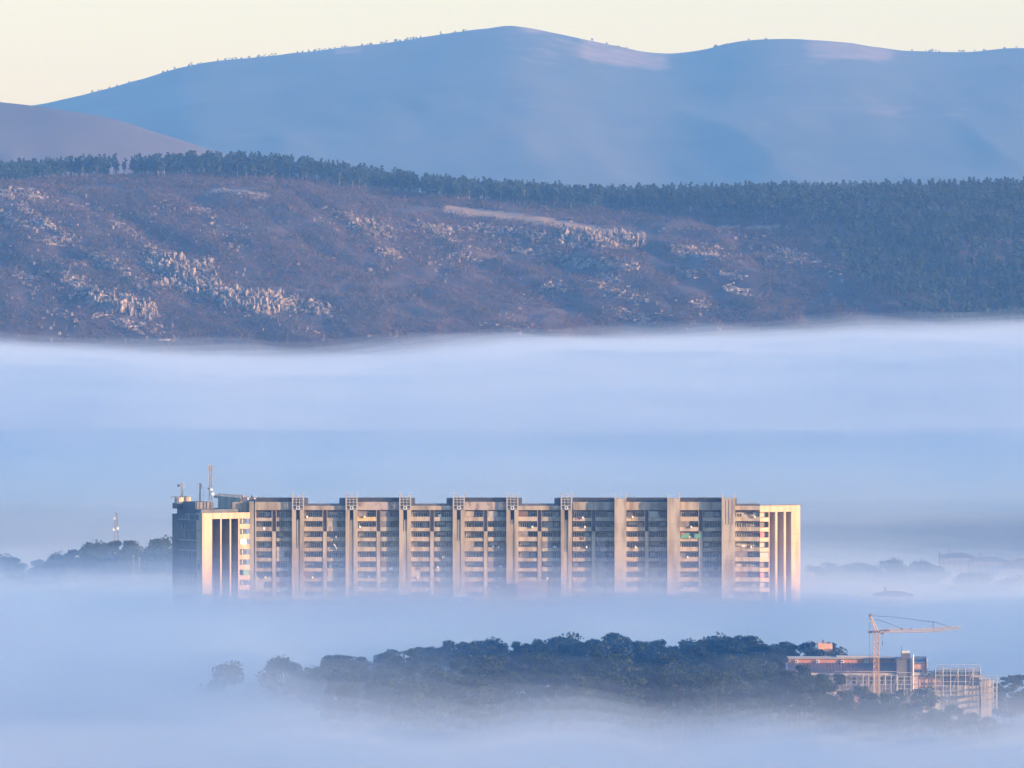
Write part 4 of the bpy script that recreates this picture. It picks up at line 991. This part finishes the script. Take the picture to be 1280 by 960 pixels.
MB().box(1.0, 1.75, -.6, .6, C3(0, 792.2)[2], C3(0, 789.6)[2]).obj('winch', M_TILE2, CR_)
MB().box(-1.9, -1.0, -.6, .6, C3(0, 791.0)[2], C3(0, 788.2)[2]).obj('hinge_block', M_TILE2, CR_)
a_ = C3(1095.5, 788.2); t_ = C3(1087, 769)
m = MB()
for e1 in (-.3, .3):
    for yy in (-.4, .4): m.tube((a_[0] + e1, yy, a_[2]), (t_[0] + e1 * .3, yy * .3, t_[2]), .11, n=4)
for k in range(7):
    f, f2 = k / 7, (k + 1) / 7; sg = .3 if k % 2 else -.3
    pA = [a_[i] + (t_[i] - a_[i]) * f for i in range(3)]; pB = [a_[i] + (t_[i] - a_[i]) * f2 for i in range(3)]
    m.tube((pA[0] + sg * (1 - f * .7), -.3, pA[2]), (pB[0] - sg * (1 - f2 * .7), -.3, pB[2]), .06, n=3)
m.obj('apex_strut', M_CRANE, CR_); MB().box(t_[0] - .3, t_[0] + .35, -.3, .3, t_[2] - .25, t_[2] + .4).obj('apex_head', M_TILE2, CR_)
# jib: bottom chord along photo row 789.5 then rising to the tip
jb = [(1098, 789.6), (1115, 789.6), (1132, 789.6), (1150, 789.4), (1166, 788.9), (1182, 787.0), (1200, 784.2)]
jt = [(1098, 787.6), (1115, 786.2), (1132, 786.3), (1150, 786.0), (1166, 785.2), (1182, 784.0), (1200, 783.2)]
m = MB(); N = 44
def pl(pts, x): a = np.array(pts); return float(np.interp(x, a[:, 0], a[:, 1]))
for k in range(N):
    xa = 1098 + 102 * k / N; xb = 1098 + 102 * (k + 1) / N; xm = (xa + xb) / 2; wy = .55 * (1 - .5 * k / N)
    for yy in (-wy, wy): m.tube(C3(xa, pl(jb, xa), yy), C3(xb, pl(jb, xb), yy), .12, n=4)
    m.tube(C3(xa, pl(jt, xa)), C3(xb, pl(jt, xb)), .12, n=4)
    for yy in (-wy, wy): m.tube(C3(xa, pl(jb, xa), yy), C3(xm, pl(jt, xm)), .07, n=3); m.tube(C3(xm, pl(jt, xm)), C3(xb, pl(jb, xb), yy), .07, n=3)
m.obj('jib', M_CRANEW, CR_)
MB().box(C3(1103.5, 0)[0], C3(1111, 0)[0], -.5, .5, C3(0, 788.3)[2], C3(0, 786.3)[2]).obj('nameless_board', M_TILE2, CR_).name = 'hoist_housing'
def cable(pts, nm='stay_cable', r0_=.045):
    m = MB()
    for A, B in zip(pts[:-1], pts[1:]): m.tube(C3(*A), C3(*B), r0_, n=4)
    return m.obj(nm, M_CABLE, CR_)
cable([(1087, 769.2), (1118, 770.8), (1160, 776.4), (1166, 776.6), (1190, 784)])
cable([(1093, 773.0), (1110, 778.6), (1128, 785.8)])
cable([(1086.4, 769.5), (1086.4, 872)], 'counter_cable', .03)
cable([(1166, 776.6), (1166, 785.5)], 'hanger', .08); cable([(1159.5, 776.4), (1160.2, 776.2)], 'cable_clamp', .25); cable([(1166, 776.8), (1166.6, 776.6)], 'cable_clamp', .25)
for p_ in (1127, 1138): cable([(p_ - 1.6, 786.4), (p_, 785.0), (p_ + 1.6, 786.4)], 'jib_fitting', .12)
MB().box(C3(1101.2, 0)[0], C3(1104, 0)[0], -.45, .45, C3(0, 790.6)[2], C3(0, 789.9)[2]).obj('trolley', M_TILE2, CR_)
hk = cable([(1102.5, 790.6), (1102.5, 802)], 'hoist_rope', .035)
MB().box(C3(1102, 0)[0], C3(1103.1, 0)[0], -.15, .15, C3(0, 804)[2], C3(0, 801.5)[2]).tube(C3(1102.5, 804), C3(1102.5, 806.5), .07, n=4).obj('hook_block', M_DARK, CR_)
